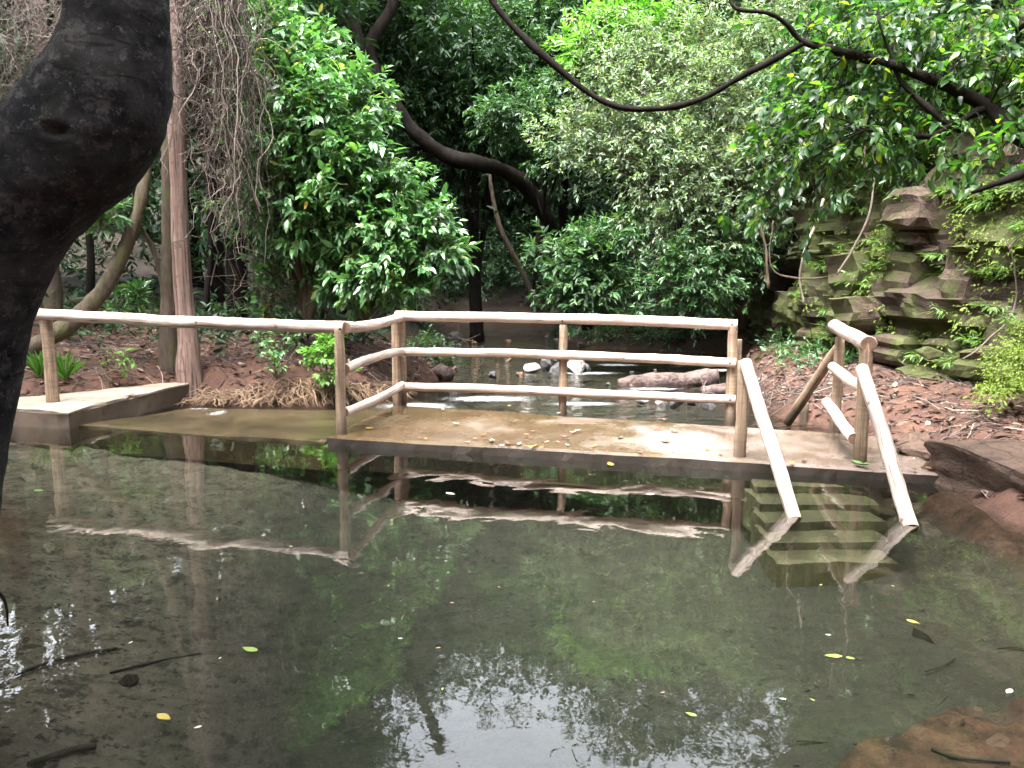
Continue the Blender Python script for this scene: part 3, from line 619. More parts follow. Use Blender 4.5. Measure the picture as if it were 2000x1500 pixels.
# ------------------------------------------------------------------ dead tree with hanging vines
dt = thing('dead_tree', 'bare reddish standing dead trunk behind the left rail', 'tree')
YD = 10.3
bz = At(362, 690, YD)
g = Geo(); tube(g, [At(372, 715, YD) - [0, 0, .55], At(368, 690, YD), At(366, 660, YD), At(357, 560, YD), At(351, 420, YD), At(346, 250, YD), At(344, 100, YD), At(340, -60, YD), At(330, -250, YD)], [.19, .145, .13, .115, .11, .11, .11, .105, .10], 30, False, .09, 9, 3.0, 9); g.build('trunk', M['dead_trunk'], dt)
g = Geo(); tube(g, [At(335, 690, YD + .15) - [0, 0, .6], At(332, 640, YD + .15), At(331, 500, YD + .15), At(329, 330, YD + .15), At(326, 200, YD + .15), At(322, 0, YD + .15), At(316, -150, YD + .15)], [.17, .13, .10, .085, .07, .06, .05], 14, False, .12, 19, 3, 8); g.build('side_stem', M['bark_brown'], dt)


def hang(geo, x0, x1, y0, y1, zt, zl, n, K=22, r=.006, sway=.10, jag=.04):
    P = np.zeros((n, K, 3)); x = rng.uniform(x0, x1, n); y = rng.uniform(y0, y1, n); t = np.linspace(0, 1, K)
    ln = zl[0] + (zl[1] - zl[0]) * rng.random(n) ** 1.6
    st_ = zt - rng.random(n) * .8
    P[:, :, 2] = st_[:, None] - ln[:, None] * t[None, :]
    wx = np.cumsum(rng.normal(0, jag, (n, K)), 1); wy = np.cumsum(rng.normal(0, jag, (n, K)), 1)
    P[:, :, 0] = x[:, None] + wx + sway * np.sin(t * rng.uniform(2, 7, (n, 1)) + rng.uniform(0, 6, (n, 1))); P[:, :, 1] = y[:, None] + wy
    strands(geo, P, r * rng.uniform(.5, 1.6, (n, 1)) * np.linspace(1, .55, K)[None, :], 4)
def tangle(geo, ctr, sd, n, L, r=.004, K=9, curl=.5, dz=-.3):
    c = np.asarray(ctr) + rng.normal(size=(n, 3)) * np.asarray(sd); d = norm(rng.normal(size=(n, 3)) + [0, 0, dz]); P = [c]
    for k in range(K - 1): d = norm(d + curl * rng.normal(size=(n, 3)) + [0, 0, dz * .2]); P.append(P[-1] + d * L / K * rng.uniform(.6, 1.3, (n, 1)))
    strands(geo, np.stack(P, 1), r * rng.uniform(.5, 1.5, (n, 1)) * np.linspace(1, .4, K)[None, :], 3)
xa, xb = At(330, 0, 10)[0], At(465, 0, 10)[0]
g = Geo(); hang(g, xa, xb, 9.7, 10.4, 5.9, (.8, 3.6), 60, jag=.055); hang(g, xa + .62, xb + .05, 9.7, 10.3, 5.9, (2.6, 4.3), 40, r=.008, sway=.06)
tangle(g, At(400, 40, 10), (.34, .25, .5), 340, .9, .0045); tangle(g, At(410, 170, 10), (.26, .2, .45), 220, .7, .0045); tangle(g, At(432, 300, 10), (.14, .2, .4), 170, .6, .005); tangle(g, At(450, 400, 10), (.05, .1, .25), 80, .5)
tag(g.build('vine_curtain', M['vine']), 'tangled dry hanging vines draped over the dead trunk', 'vines', kind='stuff')
xa, xb = At(-60, 0, 9)[0], At(150, 0, 9)[0]
g = Geo(); hang(g, xa, xb, 8.8, 9.6, 5.6, (.9, 3.4), 60, jag=.05); tangle(g, At(90, 60, 9), (.4, .25, .35), 320, .9); tangle(g, At(20, 60, 9.1), (.25, .25, .6), 120, .8)
tag(g.build('vine_curtain', M['vine_light']), 'thin pale hanging vines in the top left corner behind the dark trunk', 'vines', kind='stuff')

def stem_thing(name, label, cat, pts, rad, mat, sides=9, sub=7, rough=.12, seed=0, group=None, wander=.0, part=None):
    g = Geo(); tube(g, pts, rad, sides, True, rough, seed, 5, sub, wander); return tag(g.build(name, M[mat]), label, cat, group)
stem_thing('mossy_tree', 'mossy ridged trunk leaning behind the left railing post', 'tree', [At(-10, 715, 9.6), At(60, 682, 9.7), At(140, 630, 9.9), At(205, 560, 10.1), At(250, 470, 10.3), At(275, 390, 10.4), At(288, 300, 10.5), At(300, 120, 10.6), At(310, -80, 10.7)], [.10, .11, .11, .10, .09, .075, .06, .05, .045], 'bark_mossy', 12, 8, .22, 3)
stem_thing('dead_sapling', 'thin pale forked dead stem just left of the dead trunk', 'sapling', [At(322, 640, 10.7), At(318, 560, 10.7), At(300, 490, 10.7), At(282, 455, 10.6), At(268, 430, 10.5)], [.045, .04, .035, .03, .025], 'bark_mossy', 8, 6, .15, 4)
for k, (pts, r, mt, lb) in enumerate([
    ([(112, 690, 12), (100, 520, 12), (85, 300, 12), (80, 60, 12), (78, -100, 12)], .14, 'bark_brown', 'straight grey-brown trunk in the shade left of the leaning mossy trunk'),
    ([(405, 610, 13), (410, 430, 13), (395, 200, 13), (402, -80, 13)], .05, 'bark_dark', 'slim dark stem standing right of the dead trunk'),
    ([(180, 600, 13.5), (172, 420, 13.5), (165, 200, 13.5), (170, -60, 13.5)], .07, 'bark_dark', 'slim dark trunk seen under the curve of the foreground tree'),
    ([(672, 610, 13), (690, 500, 13.4), (660, 300, 13.6), (640, 90, 13.8)], .07, 'bark_dark', 'dark stem behind the lower leaves of the glossy shrub'),
    ([(1060, 610, 18.5), (1015, 520, 18.2), (975, 440, 18), (955, 330, 18)], .07, 'bark_brown', 'bent pale stem in the dark hollow above the stream'),
    ([(1200, 625, 14.2), (1190, 560, 14.2), (1165, 500, 14.2), (1155, 440, 14.2)], .035, 'bark_mossy', 'thin sapling stem under the lower right shrub'),
    ([(1320, 640, 14.0), (1330, 560, 14.0), (1345, 470, 14.2), (1360, 380, 14.3)], .05, 'bark_brown', 'leaning brown stem under the pale cascading shrub'),
    ([(525, -60, 11.8), (545, 10, 11.8), (520, 40, 11.8)], .035, 'vine_light', 'short pale broken branch at the top above the glossy shrub')]):
    stem_thing('sapling', lb, 'sapling', [At(*p) for p in pts], [r * (1 - .12 * i) for i in range(len(pts))], mt, 9, 6, .12, 60 + k, 'stems in the undergrowth', .03)

# ------------------------------------------------------------------ bent tree at the back
bt = thing('bent_tree', 'dark bent tree arching left over the stream in the back', 'tree')
YB = 17
g = Geo(); main = [At(1150, 640, 18.4), At(1105, 520, 18), At(1060, 410, 17.6), At(1005, 345, 17.3), At(940, 322, YB), At(870, 303, YB), At(810, 258, YB), At(765, 200, YB), At(735, 160, YB)]
tube(g, main, [.14, .15, .155, .16, .16, .155, .15, .15, .15], 14, False, .2, 5, 2.5, 7)
tube(g, [main[-1], At(722, 95, YB), At(745, 50, YB), At(770, 5, YB), At(800, -90, YB), At(830, -260, YB)], [.15, .14, .13, .12, .11, .09], 12, False, .16, 6, 2.5, 7)
tube(g, [At(755, 190, YB), At(712, 115, YB), At(690, 50, YB), At(678, -10, YB), At(650, -120, YB), At(600, -300, YB)], [.16, .14, .13, .12, .11, .09], 12, False, .12, 7, 2.5, 7)
tube(g, [At(690, 60, YB), At(655, 20, YB), At(620, -60, YB)], [.12, .09, .07], 8, False, .12, 8, 2.5, 5)
g.build('trunk', M['bark_dark'], bt)
cb = [(*At(x, y, z), r) for x, y, z, r in ((540, -240, 17, 1.5), (470, -160, 18, 1.4), (790, -60, 18.5, .6))]
g = Geo(); foliage(g, cb, 330, 6, 7, .16, .4, LEAF6, .3, .35); g.build('crown', M['leaf_dark'], bt)

# ------------------------------------------------------------------ shrubs
def shrub(name, label, root, blobs, mat, cl_n, tw, n, L, ratio, tpl, group=None, cr=.2, tl=.22, droop=.35, stem='twig', nl=16, r0=.03, upb=.25, spread=.9, depth=.4, bias=(0, -.25, 0), cat='shrub'):
    t = thing(name, label, cat, group); gs = Geo(); gf = Geo()
    c = foliage(gf, blobs, cl_n, tw, n, L, ratio, tpl, cr, tl, droop, upb, gs, depth, bias, 1., spread)
    limbs(gs, root, c[rng.choice(len(c), min(nl, len(c)), replace=False)], r0, 5, .25)
    gs.build('stem', M[stem], t); gf.build('foliage', M[mat], t); return t
def PB(lst): return [(*At(x, y, z), r) for x, y, z, r in lst]
shrub('glossy_shrub', 'tall bright green shrub with large glossy drooping leaves, left of the stream', At(600, 640, 11.3),
      PB([(545, 90, 11.4, .55), (580, 170, 11.2, .6), (640, 250, 11.0, .62), (700, 200, 11.4, .35), (560, 300, 11.1, .55), (690, 340, 10.9, .55), (600, 400, 11.0, .55), (530, 210, 11.5, .45), (520, 400, 11.4, .4), (640, 470, 11.2, .45), (500, 60, 11.8, .5), (620, 120, 11.7, .4)]),
      'leaf_glossy', 430, 4, 9, .165, .38, LEAF8, 'glossy shrubs over the left bank', .17, .22, .55, nl=26, r0=.04)
shrub('glossy_shrub', 'lower glossy shrub bough reaching right over the stream behind the railing', At(700, 640, 11.2),
      PB([(760, 420, 10.8, .42), (820, 470, 10.7, .42), (760, 510, 10.8, .45), (700, 530, 11, .4), (810, 560, 10.8, .28), (855, 480, 10.6, .24), (720, 450, 11, .4), (790, 380, 10.9, .25)]),
      'leaf_glossy', 230, 4, 9, .155, .38, LEAF8, 'glossy shrubs over the left bank', .14, .2, .55, nl=18, r0=.03)
shrub('pale_shrub', 'large pale green small-leaved shrub cascading down right of the stream', At(1450, 640, 15.2),
      PB([(1470, 110, 15.4, 1.0), (1330, 110, 15.6, .9), (1220, 170, 15.2, .7), (1400, 220, 14.8, 1.0), (1260, 260, 14.7, .7), (1520, 260, 15, 1.0), (1320, 340, 14.4, .75), (1420, 380, 14.3, .8), (1200, 100, 15.6, .5), (1560, 120, 15.4, 1.0), (1180, 250, 15.0, .45), (1500, 430, 14.6, .6), (1280, 430, 14.4, .45), (1390, 480, 14.2, .5), (1150, 320, 14.8, .35), (1100, 270, 15, .3)]),
      'leaf_pale', 1150, 6, 8, .105, .38, LEAF6, None, .26, .28, .5, nl=40, r0=.05, bias=(-.1, -.3, .1))
shrub('green_shrub', 'broad-leaved green shrub low beside the dark stream hollow', At(1180, 620, 14.6),
      PB([(1140, 500, 14.3, .42), (1190, 530, 14.0, .42), (1110, 550, 14.5, .34), (1215, 470, 14.3, .32), (1150, 570, 14.3, .34), (1060, 490, 14.6, .16)]),
      'leaf_mid', 140, 5, 8, .17, .33, LEAF6, None, .17, .25, .35, nl=14)
shrub('green_shrub', 'round green shrub under the pale cascading shrub', At(1340, 630, 14.1),
      PB([(1340, 520, 13.8, .42), (1395, 545, 13.7, .36), (1310, 575, 13.8, .28), (1425, 490, 13.9, .34), (1365, 590, 13.8, .26)]),
      'leaf_mid', 140, 5, 8, .13, .35, LEAF6, None, .16, .22, .4, nl=14)
shrub('feathery_bush', 'feathery grey-green bough hanging over the dark middle hollow', At(1060, 420, 16.2),
      PB([(1010, 215, 16.2, .45), (1060, 240, 16, .35), (970, 240, 16.2, .3), (1080, 180, 16.4, .4), (1060, 310, 15.8, .2), (1110, 290, 15.6, .2)]),
      'leaf_mid', 120, 5, 9, .13, .35, LEAF6, None, .16, .25, .5, nl=4, stem='bark_dark')
shrub('background_tree', 'mid-green leafy tree crown filling the top middle behind the bent tree', At(930, 560, 21),
      PB([(850, 60, 20, .9), (950, 100, 20, 1.0), (1030, 60, 20.5, .9), (890, 190, 20, .8), (1000, 180, 20, .8), (830, 150, 20.3, .8), (1090, 140, 19.5, .7), (760, 60, 20.6, .9), (930, 270, 20.4, .6), (700, 40, 20, .8), (1090, 30, 20.5, .8)]),
      'leaf_mid', 620, 6, 8, .15, .36, LEAF6, None, .26, .28, .5, nl=5, r0=.07, cat='tree', stem='bark_dark')
shrub('yellow_shrub', 'yellow-green broad-leaved shrub above the pale shrub at the top', At(1200, 300, 17),
      PB([(1170, 95, 16.4, .6), (1240, 60, 16.6, .6), (1290, 80, 16.5, .5), (1180, 150, 16.2, .4)]),
      'leaf_bright', 110, 5, 8, .22, .33, LEAF6, None, .2, .3, .4, nl=4, stem='bark_dark')
shrub('cliff_top_shrub', 'leafy shrub hanging over the top of the sandstone cliff', np.array([7.2, 11.5, 4.2]),
      PB([(1700, 90, 12, .8), (1820, 50, 11.5, .9), (1940, 90, 10.5, .8), (1620, 170, 12.6, .7), (1760, 190, 11.4, .6), (1880, 190, 10.4, .55), (1990, 160, 9.6, .6), (1690, 260, 12, .4), (1830, 260, 11, .35), (1650, 330, 12, .35), (1760, 320, 10.8, .2)]),
      'leaf_mid', 800, 5, 8, .14, .36, LEAF6, None, .22, .25, .5, nl=24)

# tree whose boughs hang into the picture from the right
ot = thing('overhanging_tree', 'dark branches with backlit leaves hanging in from the top right', 'tree')
g = Geo()
tr0 = np.array([4.5, 4.3, .3])
tube(g, [tr0 - [0, 0, .4], tr0 + [.05, 0, .8], tr0 + [-.1, .05, 1.8], tr0 + [-.2, .1, 3.2], tr0 + [.1, .1, 5.0], tr0 + [.3, 0, 6.6]], [.22, .17, .15, .13, .11, .06], 14, False, .1, 4, 3, 6); g.build('trunk', M['bark_dark'], ot)
brs = [[(tr0 + [-.1, .05, 1.9]), At(2060, 290, 4.3), At(1930, 212, 4.5), At(1840, 165, 4.55), At(1750, 130, 4.6), At(1660, 105, 4.7), At(1570, 80, 4.8), At(1535, 45, 4.8), At(1500, 25, 4.8), At(1440, 18, 4.85), At(1425, -10, 4.9), At(1420, -80, 5)],
       [At(1930, 212, 4.5), At(1895, 228, 4.5), At(1858, 245, 4.5), At(1810, 210, 4.55), At(1760, 160, 4.6), At(1735, 100, 4.6), At(1715, 40, 4.6)],
       [At(1858, 245, 4.5), At(1815, 268, 4.5), At(1760, 262, 4.55), At(1690, 253, 4.6)],
       [At(2080, 300, 3.9), At(2000, 335, 3.9), At(1940, 358, 3.9), At(1895, 376, 3.95)],
       [At(2060, 10, 4.5), At(1990, 60, 4.6), At(1930, 110, 4.7), At(1820, 150, 4.8)]]
rads = [[.05, .045, .036, .030, .028, .025, .022, .013, .012, .012, .010, .008], [.026, .024, .022, .018, .014, .010, .006], [.018, .016, .012, .006], [.03, .024, .018, .008], [.02, .014, .01, .006]]
for p, r in zip(brs, rads):
    g = Geo(); tube(g, p, r, 8, True, .25, 2, 12, 8, .008); g.build('branch', M['bark_dark'], ot)
lv = PB([(1640, 120, 4.9, .22), (1720, 60, 5.0, .28), (1820, 50, 5.0, .3), (1930, 60, 4.8, .28), (1600, 200, 4.8, .22), (1690, 190, 4.8, .26), (1790, 120, 4.8, .24), (1890, 140, 4.7, .22), (1580, 270, 4.7, .17), (1540, 330, 4.7, .15), (1660, 270, 4.7, .16), (1980, 150, 4.5, .22), (1960, 250, 4.4, .15), (1500, 395, 4.6, .10), (1590, 370, 4.6, .12), (1750, 230, 4.7, .18), (1830, 300, 4.5, .10), (1930, 330, 4.1, .08), (1620, 50, 5.2, .15)])
gt = Geo(); g = Geo(); c = foliage(g, lv, 250, 3, 7, .078, .46, LEAF8, .10, .16, .75, .0, gt, .6, (-.25, -.1, -.15), 1., .9, .0022)
for q in c[rng.choice(len(c), 55, replace=False)]:
    allp = np.vstack(brs[:3]); s_ = allp[np.argmin(np.linalg.norm(allp - q, axis=1))]; tube(gt, [s_, (s_ + q) / 2 + [0, 0, .04], q], [.006, .004, .003], 4, False, sub=4)
gt.build('leaf_twigs', M['bark_dark'], ot)['kind'] = 'stuff'; g.build('crown', M['leaf_near'], ot)
ub = [(5.0, 4.6, 6.8, 1.3), (6.2, 6.0, 6.8, 1.5), (6.0, 3.4, 6.9, 1.5), (5.6, 7.6, 6.6, 1.3)]
g = Geo(); foliage(g, ub, 200, 5, 7, .12, .42, LEAF6, .3, .35); g.build('upper_crown', M['leaf_dark'], ot)
stem_thing('liana', 'dark looping liana hanging across the top middle', 'vine', [At(900, -130, 5.4), At(958, -5, 5.3), At(1040, 90, 5.2), At(1140, 175, 5.1), At(1200, 205, 5.05), At(1255, 216, 5), At(1320, 211, 4.95), At(1390, 188, 4.9), At(1470, 140, 4.85), At(1530, 105, 4.82), At(1568, 82, 4.8)], [.022, .022, .021, .02, .02, .02, .019, .018, .017, .016, .016], 'bark_dark', 9, 10, .28, 8, None, .012)
for pts, r, mt, lb in [
    ([(1605, 390, 8.6), (1590, 440, 8.5), (1575, 490, 8.4), (1568, 540, 8.4), (1572, 592, 8.4)], .017, 'vine_light', 'pale aerial root hanging with a blunt end before the dark rock'),
    ([(1722, 250, 8.8), (1718, 330, 8.7), (1700, 410, 8.6), (1672, 480, 8.6), (1640, 535, 8.6)], .014, 'vine_light', 'pale aerial root hanging diagonally before the mossy cliff'),
    ([(1512, 430, 12), (1503, 490, 12), (1515, 530, 12), (1560, 540, 12), (1640, 538, 11.8)], .02, 'bark_brown', 'U-shaped mossy liana before the dark rock recess'),
    ([(1478, 410, 13), (1490, 470, 13), (1500, 560, 13)], .03, 'twig', 'brown vine stem hanging beside the U-shaped liana'),
    ([(1574, 595, 8.4), (1582, 640, 8.45), (1590, 690, 8.5)], .005, 'bark_dark', 'thin dark root thread below the blunt aerial root'),
    ([(1970, 470, 8.6), (1985, 520, 8.6), (1978, 600, 8.6), (1930, 660, 8.4), (1880, 700, 8.2)], .013, 'vine_light', 'bent root creeping down the cliff foot at the right edge'),
    ([(2020, 440, 7.6), (1985, 465, 7.8), (1968, 490, 7.9)], .010, 'vine_light', 'short curved root at the right picture edge'),
    ([(1692, 200, 9), (1690, 290, 9), (1692, 345, 9)], .018, 'bark_mossy', 'short straight mossy root hanging under the leaves'),
    ([(1240, 170, 14.2), (1300, 215, 14), (1330, 300, 13.9), (1340, 360, 13.9)], .012, 'vine_light', 'thin pale vine crossing the pale cascading shrub'),
    ([(1730, 0, 13), (1725, 120, 12.8), (1722, 250, 8.8)], .010, 'vine', 'thin root thread rising above the diagonal aerial root')]:
    stem_thing('hanging_root', lb, 'root', [At(*p) for p in pts], r * .75, 'vine' if mt == 'vine_light' and r < .016 else mt, 7, 9, .3, 5, 'roots and vines hanging on the right', .035)

# ------------------------------------------------------------------ forest behind
def keep(c):                                  # leave the stream tunnel open
    xc = np.interp(c[:, 1], [14, 18, 24, 32], [1.0, 0.0, -.5, -.5])
    hw = np.interp(c[:, 1], [14, 18, 24, 32], [2.6, 2.0, 1.6, 1.0])
    return ~((np.abs(c[:, 0] - xc) < hw) & (c[:, 2] < np.interp(c[:, 1], [14, 20, 27, 32], [3.4, 3.0, 1.6, .1])))
fb = []
for k in range(64):
    y = rng.uniform(18, 31); x = rng.uniform(-.55, .55) * y * 1.25; fb.append((x, y, rng.uniform(.6, 8.5), rng.uniform(1.0, 1.9)))
for k in range(16):                            # behind the left bank
    y = rng.uniform(13.4, 16); fb.append((rng.uniform(-10.5, -3.2), y, rng.uniform(.8, 6.5), rng.uniform(.8, 1.3)))
for k in range(22): fb.append((rng.uniform(-5, 6), rng.uniform(29, 33), rng.uniform(.3, 5), rng.uniform(1.2, 2.0)))
for k in range(16): fb.append((rng.uniform(-4.5, 3.5), rng.uniform(19, 22.5), rng.uniform(3.6, 6.5), rng.uniform(.9, 1.3)))
for k in range(10): fb.append((rng.uniform(-5.5, -2.9), rng.uniform(14.5, 20), rng.uniform(.6, 3.2), rng.uniform(.7, 1.1)))
for k in range(8): fb.append((rng.uniform(2.6, 5.0), rng.uniform(17.5, 21), rng.uniform(.6, 3.0), rng.uniform(.7, 1.1)))
for k in range(16): fb.append((rng.uniform(-5, 5), rng.uniform(33.2, 35), rng.uniform(.2, 3), rng.uniform(1.0, 1.5)))
for k in range(12): fb.append((rng.uniform(-11, -4.5), rng.uniform(15.5, 18), rng.uniform(.5, 5), rng.uniform(1.0, 1.6)))
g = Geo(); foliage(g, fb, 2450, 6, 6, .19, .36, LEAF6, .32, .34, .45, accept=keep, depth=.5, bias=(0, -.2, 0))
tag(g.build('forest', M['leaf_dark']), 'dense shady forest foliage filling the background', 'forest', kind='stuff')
# closing wall of far forest round the clearing
g = Geo(); n = 32000; an = rng.uniform(0, 2 * np.pi, n); rr = rng.uniform(33, 39, n)
P = np.stack([rr * np.cos(an) * 1.0, 8 + rr * np.sin(an), rng.uniform(.4, 15.5, n) * rng.uniform(.75, 1, n)], 1)
leaves(g, P, rng.normal(size=(n, 3)) + [0, 0, -.3], rng.normal(size=(n, 3)), rng.uniform(.8, 1.6, n), rng.uniform(.45, .8, n), LEAF6)
n = 12000; P = np.stack([rng.uniform(-11, 11, n), rng.uniform(34.5, 38, n), rng.uniform(.3, 8, n)], 1)
leaves(g, P, rng.normal(size=(n, 3)) + [0, 0, -.3], rng.normal(size=(n, 3)), rng.uniform(.4, .8, n), rng.uniform(.2, .36, n), LEAF6)
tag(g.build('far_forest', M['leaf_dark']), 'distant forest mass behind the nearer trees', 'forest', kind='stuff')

# forest trees carrying the canopy
def make_tree(seed):
    t = empty('forest_tree'); r = np.random.default_rng(seed); g = Geo()
    H = 9.0; p = [np.array([0, 0, -.4]), np.array([.1, .05, 2]), np.array(r.normal(0, .25, 3)) * [1, 1, 0] + [0, 0, 5], np.array(r.normal(0, .4, 3)) * [1, 1, 0] + [0, 0, H]]
    tube(g, p, [.28, .22, .18, .10], 12, False, .1, seed, 2.5, 6)
    bl = [(r.normal(0, 1.9), r.normal(0, 1.9), H + r.uniform(-2.4, 2.0), r.uniform(1.2, 1.9)) for _ in range(11)]
    for b in bl: tube(g, [p[2] + [0, 0, r.uniform(-.5, 2)], (p[2] + np.array(b[:3])) / 2 + [0, 0, .6], np.array(b[:3])], [.10, .07, .02], 6, False, .1, seed, 3, 5)
    g.build('trunk', M['bark_dark'], t); gf = Geo(); foliage(gf, bl, 340, 6, 6, .24, .42, LEAF6, .4, .45, depth=.55); gf.build('crown', M['leaf_dark'], t); return t
def copy_tree(o):
    c = o.copy(); COL.objects.link(c)
    for ch in list(o.children): d = ch.copy(); COL.objects.link(d); d.parent = c
    return c
protos = [make_tree(s) for s in (1, 2, 3)]; used = [False] * 3
spots = [(-9.6, 14.5, 1.0), (-6.6, 18.0, 1.05), (-6.4, 22.0, .9), (1.0, 28.5, 1.27), (5.0, 24.0, 1.0), (8.8, 15.5, .95), (9.2, 9.5, .85), (8.2, 20.0, 1.1), (-11.5, 7.0, 1.0), (-9, 22.5, 1.15), (4.0, 31.5, 1.1), (-5.2, 30.0, 1.05),
         (-9.0, 1.5, 1.0), (-6.5, -5.5, 1.05), (.5, -9.5, 1.05), (8.0, -4.5, 1.0), (10.5, 3.0, 1.0), (-14, 17, 1.2), (13, 26, 1.3), (-12, 29, 1.3), (3.8, 20.0, .82), (-3.4, 31.5, 1.0), (-10.2, 11.0, .9), (-10.5, 17.5, 1.15), (-.9, 21.0, .76), (1.6, 23.5, .84), (-4.5, 37, 1.1), (0, 38, 1.1), (4.5, 37, 1.1), (-5.2, 14.8, .8), (-2.5, -4.5, .95), (4.5, -3.0, .95), (6.5, 12.5, .75)]
for k, (x, y, s) in enumerate(spots):
    q = k % 3; o = protos[q] if not used[q] else copy_tree(protos[q]); used[q] = True
    o.location = (x, y, float(height(np.array([x]), np.array([y]))[0])); o.scale = (s, s, s); o.rotation_euler = (0, 0, k * 1.7)
    where = 'standing behind the viewer\'s side of the pool' if y < 3 else ('beyond the end of the stream' if abs(x) < 5 and y > 18 else ('in the forest behind the left bank' if x < 0 else 'on the hillside above the sandstone cliff'))
    tag(o, 'tall dark canopy tree ' + where, 'tree', 'canopy trees around the pool')

# ------------------------------------------------------------------ banks: litter, roots, plants
def scatter(n, x0, x1, y0, y1, dmin=.05):
    x = rng.uniform(x0, x1, n); y = rng.uniform(y0, y1, n); k = (sdist(x, y) > dmin) & (x < np.interp(y, CLY, CLX) - .1); x = x[k]; y = y[k]
    return np.stack([x, y, height(x, y)], 1)
P = np.vstack([scatter(11000, -8, -1.0, 8.4, 14), scatter(11000, 2.6, 6.2, 4.8, 14)])
g = Geo(); n = len(P); d = rng.normal(size=(n, 3)) * [1, 1, .22]; up = np.array([0, 0, 1.0]) + .35 * rng.normal(size=(n, 3)); L = .02 + .11 * rng.random(n) ** 2.2
leaves(g, P + [0, 0, .015], d, up, L, L * rng.uniform(.3, .55, n), LEAF6)
tag(g.build('leaf_litter', M['litter']), 'brown dry leaf litter on both banks', 'leaf litter', kind='stuff')
P = np.vstack([scatter(900, -7, -1.4, 8.8, 13), scatter(800, 2.8, 5.8, 5.5, 13)]); n = len(P); d = norm(rng.normal(size=(n, 3)) * [1, 1, .15]); K = 5
Q = P[:, None, :] + d[:, None, :] * (np.linspace(-.5, .5, K)[None, :, None] * rng.uniform(.15, .7, (n, 1, 1))); Q[:, :, :2] += rng.normal(0, .006, (n, K, 2)); Q[:, :, 2] = height(Q[:, :, 0].ravel(), Q[:, :, 1].ravel()).reshape(n, K) + .015 + rng.uniform(0, .03, (n, 1))
g = Geo(); strands(g, Q, rng.uniform(.002, .005, (n, 1)) * np.ones((1, K)), 4)
tag(g.build('fallen_twigs', M['vine']), 'scattered thin twigs lying on both banks', 'twigs', kind='stuff')
# dry roots hanging over the cut bank edge
g = Geo(); n = 330; K = 8
x = rng.uniform(-4.1, -1.4, n); y = np.interp(x, [-4.1, -2.4, -1.55, -1.2], [10.02, 9.95, 10.7, 11.6]) + rng.uniform(.02, .22, n); z = height(x, y) + .03
t = np.linspace(0, 1, K)[None, :]; out = rng.uniform(.05, .45, (n, 1)); drop = np.minimum(rng.uniform(.15, .6, (n, 1)), z[:, None] + .05)
Q = np.stack([x[:, None] + rng.normal(.0, .22, (n, 1)) * t + .02 * rng.normal(size=(n, K)), y[:, None] - out * np.sin(t * 1.5), z[:, None] + .06 * np.sin(t * 3) - drop * t ** 1.6], -1)
strands(g, Q, rng.uniform(.003, .010, (n, 1)) * np.linspace(1, .5, K)[None, :], 4)
tag(g.build('dry_roots', M['root_dry']), 'dry straw-coloured roots and grass hanging over the cut left bank', 'roots', kind='stuff')
g = Geo(); tangle(g, At(600, 575, 11.8), (.45, .3, .16), 170, .9, .006, 6, .15, 0.0); tangle(g, At(820, 690, 12.5) , (.5, .5, .1), 60, .7, .006, 6, .2, 0.)
tag(g.build('brushwood', M['twig']), 'heap of dry brushwood under the glossy shrub', 'brushwood', kind='stuff')
g = Geo(); tangle(g, At(1540, 770, 9.3), (.45, .3, .07), 130, .6, .005, 6, .12, 0.0)
tag(g.build('twig_heap', M['vine']), 'drift twigs piled at the right stream edge behind the stairs', 'brushwood', kind='stuff')

def rosette(n, L, ratio, tpl, elev=(.2, 1.1), seed=0, droop=.3):
    r = np.random.default_rng(seed); a = r.uniform(0, 6.28, n); e = r.uniform(*elev, n); d = np.stack([np.cos(a) * np.cos(e), np.sin(a) * np.cos(e), np.sin(e)], 1)
    st_ = d * (L * .35 * r.random((n, 1))); g = Geo(); leaves(g, st_, d, np.array([0, 0, 1.0]) + .2 * r.normal(size=(n, 3)), L * r.uniform(.6, 1.2, n), L * ratio * r.uniform(.8, 1.2, n), tpl); return g
# bank plants
def plant(name, label, cat, px, py, Y, blobs, mat, cl_n, n, L, ratio, cr=.06, tl=.10, tpl=LEAF8, droop=.3, group=None):
    return shrub(name, label, At(px, py, Y), PB(blobs), mat, cl_n, 3, n, L, ratio, tpl, group, cr, tl, droop, 'twig', 8, .008, .4, cat=cat)
plant('bright_plant', 'bright lime-green leafy plant by the platform corner post', 'plant', 645, 770, 10.0, [(640, 690, 9.9, .16), (660, 660, 10, .12), (625, 700, 9.9, .12), (655, 720, 9.9, .14)], 'leaf_bright', 40, 6, .085, .5)
plant('creeper_plant', 'straggling green creeper on the cut bank left of the bright plant', 'plant', 540, 740, 9.9, [(540, 690, 9.9, .10), (530, 660, 10, .12), (575, 655, 10.2, .12), (545, 720, 9.8, .06), (500, 655, 10.2, .1)], 'leaf_glossy', 26, 5, .08, .45)
plant('broadleaf_plant', 'low plant with long broad leaves behind the left rail', 'plant', 245, 620, 10.6, [(245, 590, 10.6, .16), (270, 585, 10.6, .10), (220, 590, 10.6, .08)], 'leaf_glossy', 10, 6, .19, .3, .03, .12)
plant('fan_leaf_plant', 'bright feather-leaved sprig under the curve of the foreground trunk', 'plant', 215, 480, 10.2, [(205, 420, 10.2, .12), (225, 412, 10.2, .12)], 'leaf_glossy', 9, 8, .20, .25, .03, .15)
plant('bank_plant', 'small two-leaved light green seedling on the left bank', 'plant', 228, 722, 9.6, [(225, 705, 9.6, .05)], 'leaf_bright', 4, 4, .11, .5)
plant('vine_plant', 'light green leafy vine climbing in the shade right of the dead trunk', 'plant', 525, 620, 11.4, [(520, 560, 11.2, .1), (510, 500, 11.2, .1), (530, 530, 11.2, .1), (515, 595, 11.2, .1)], 'leaf_glossy', 26, 4, .12, .55)
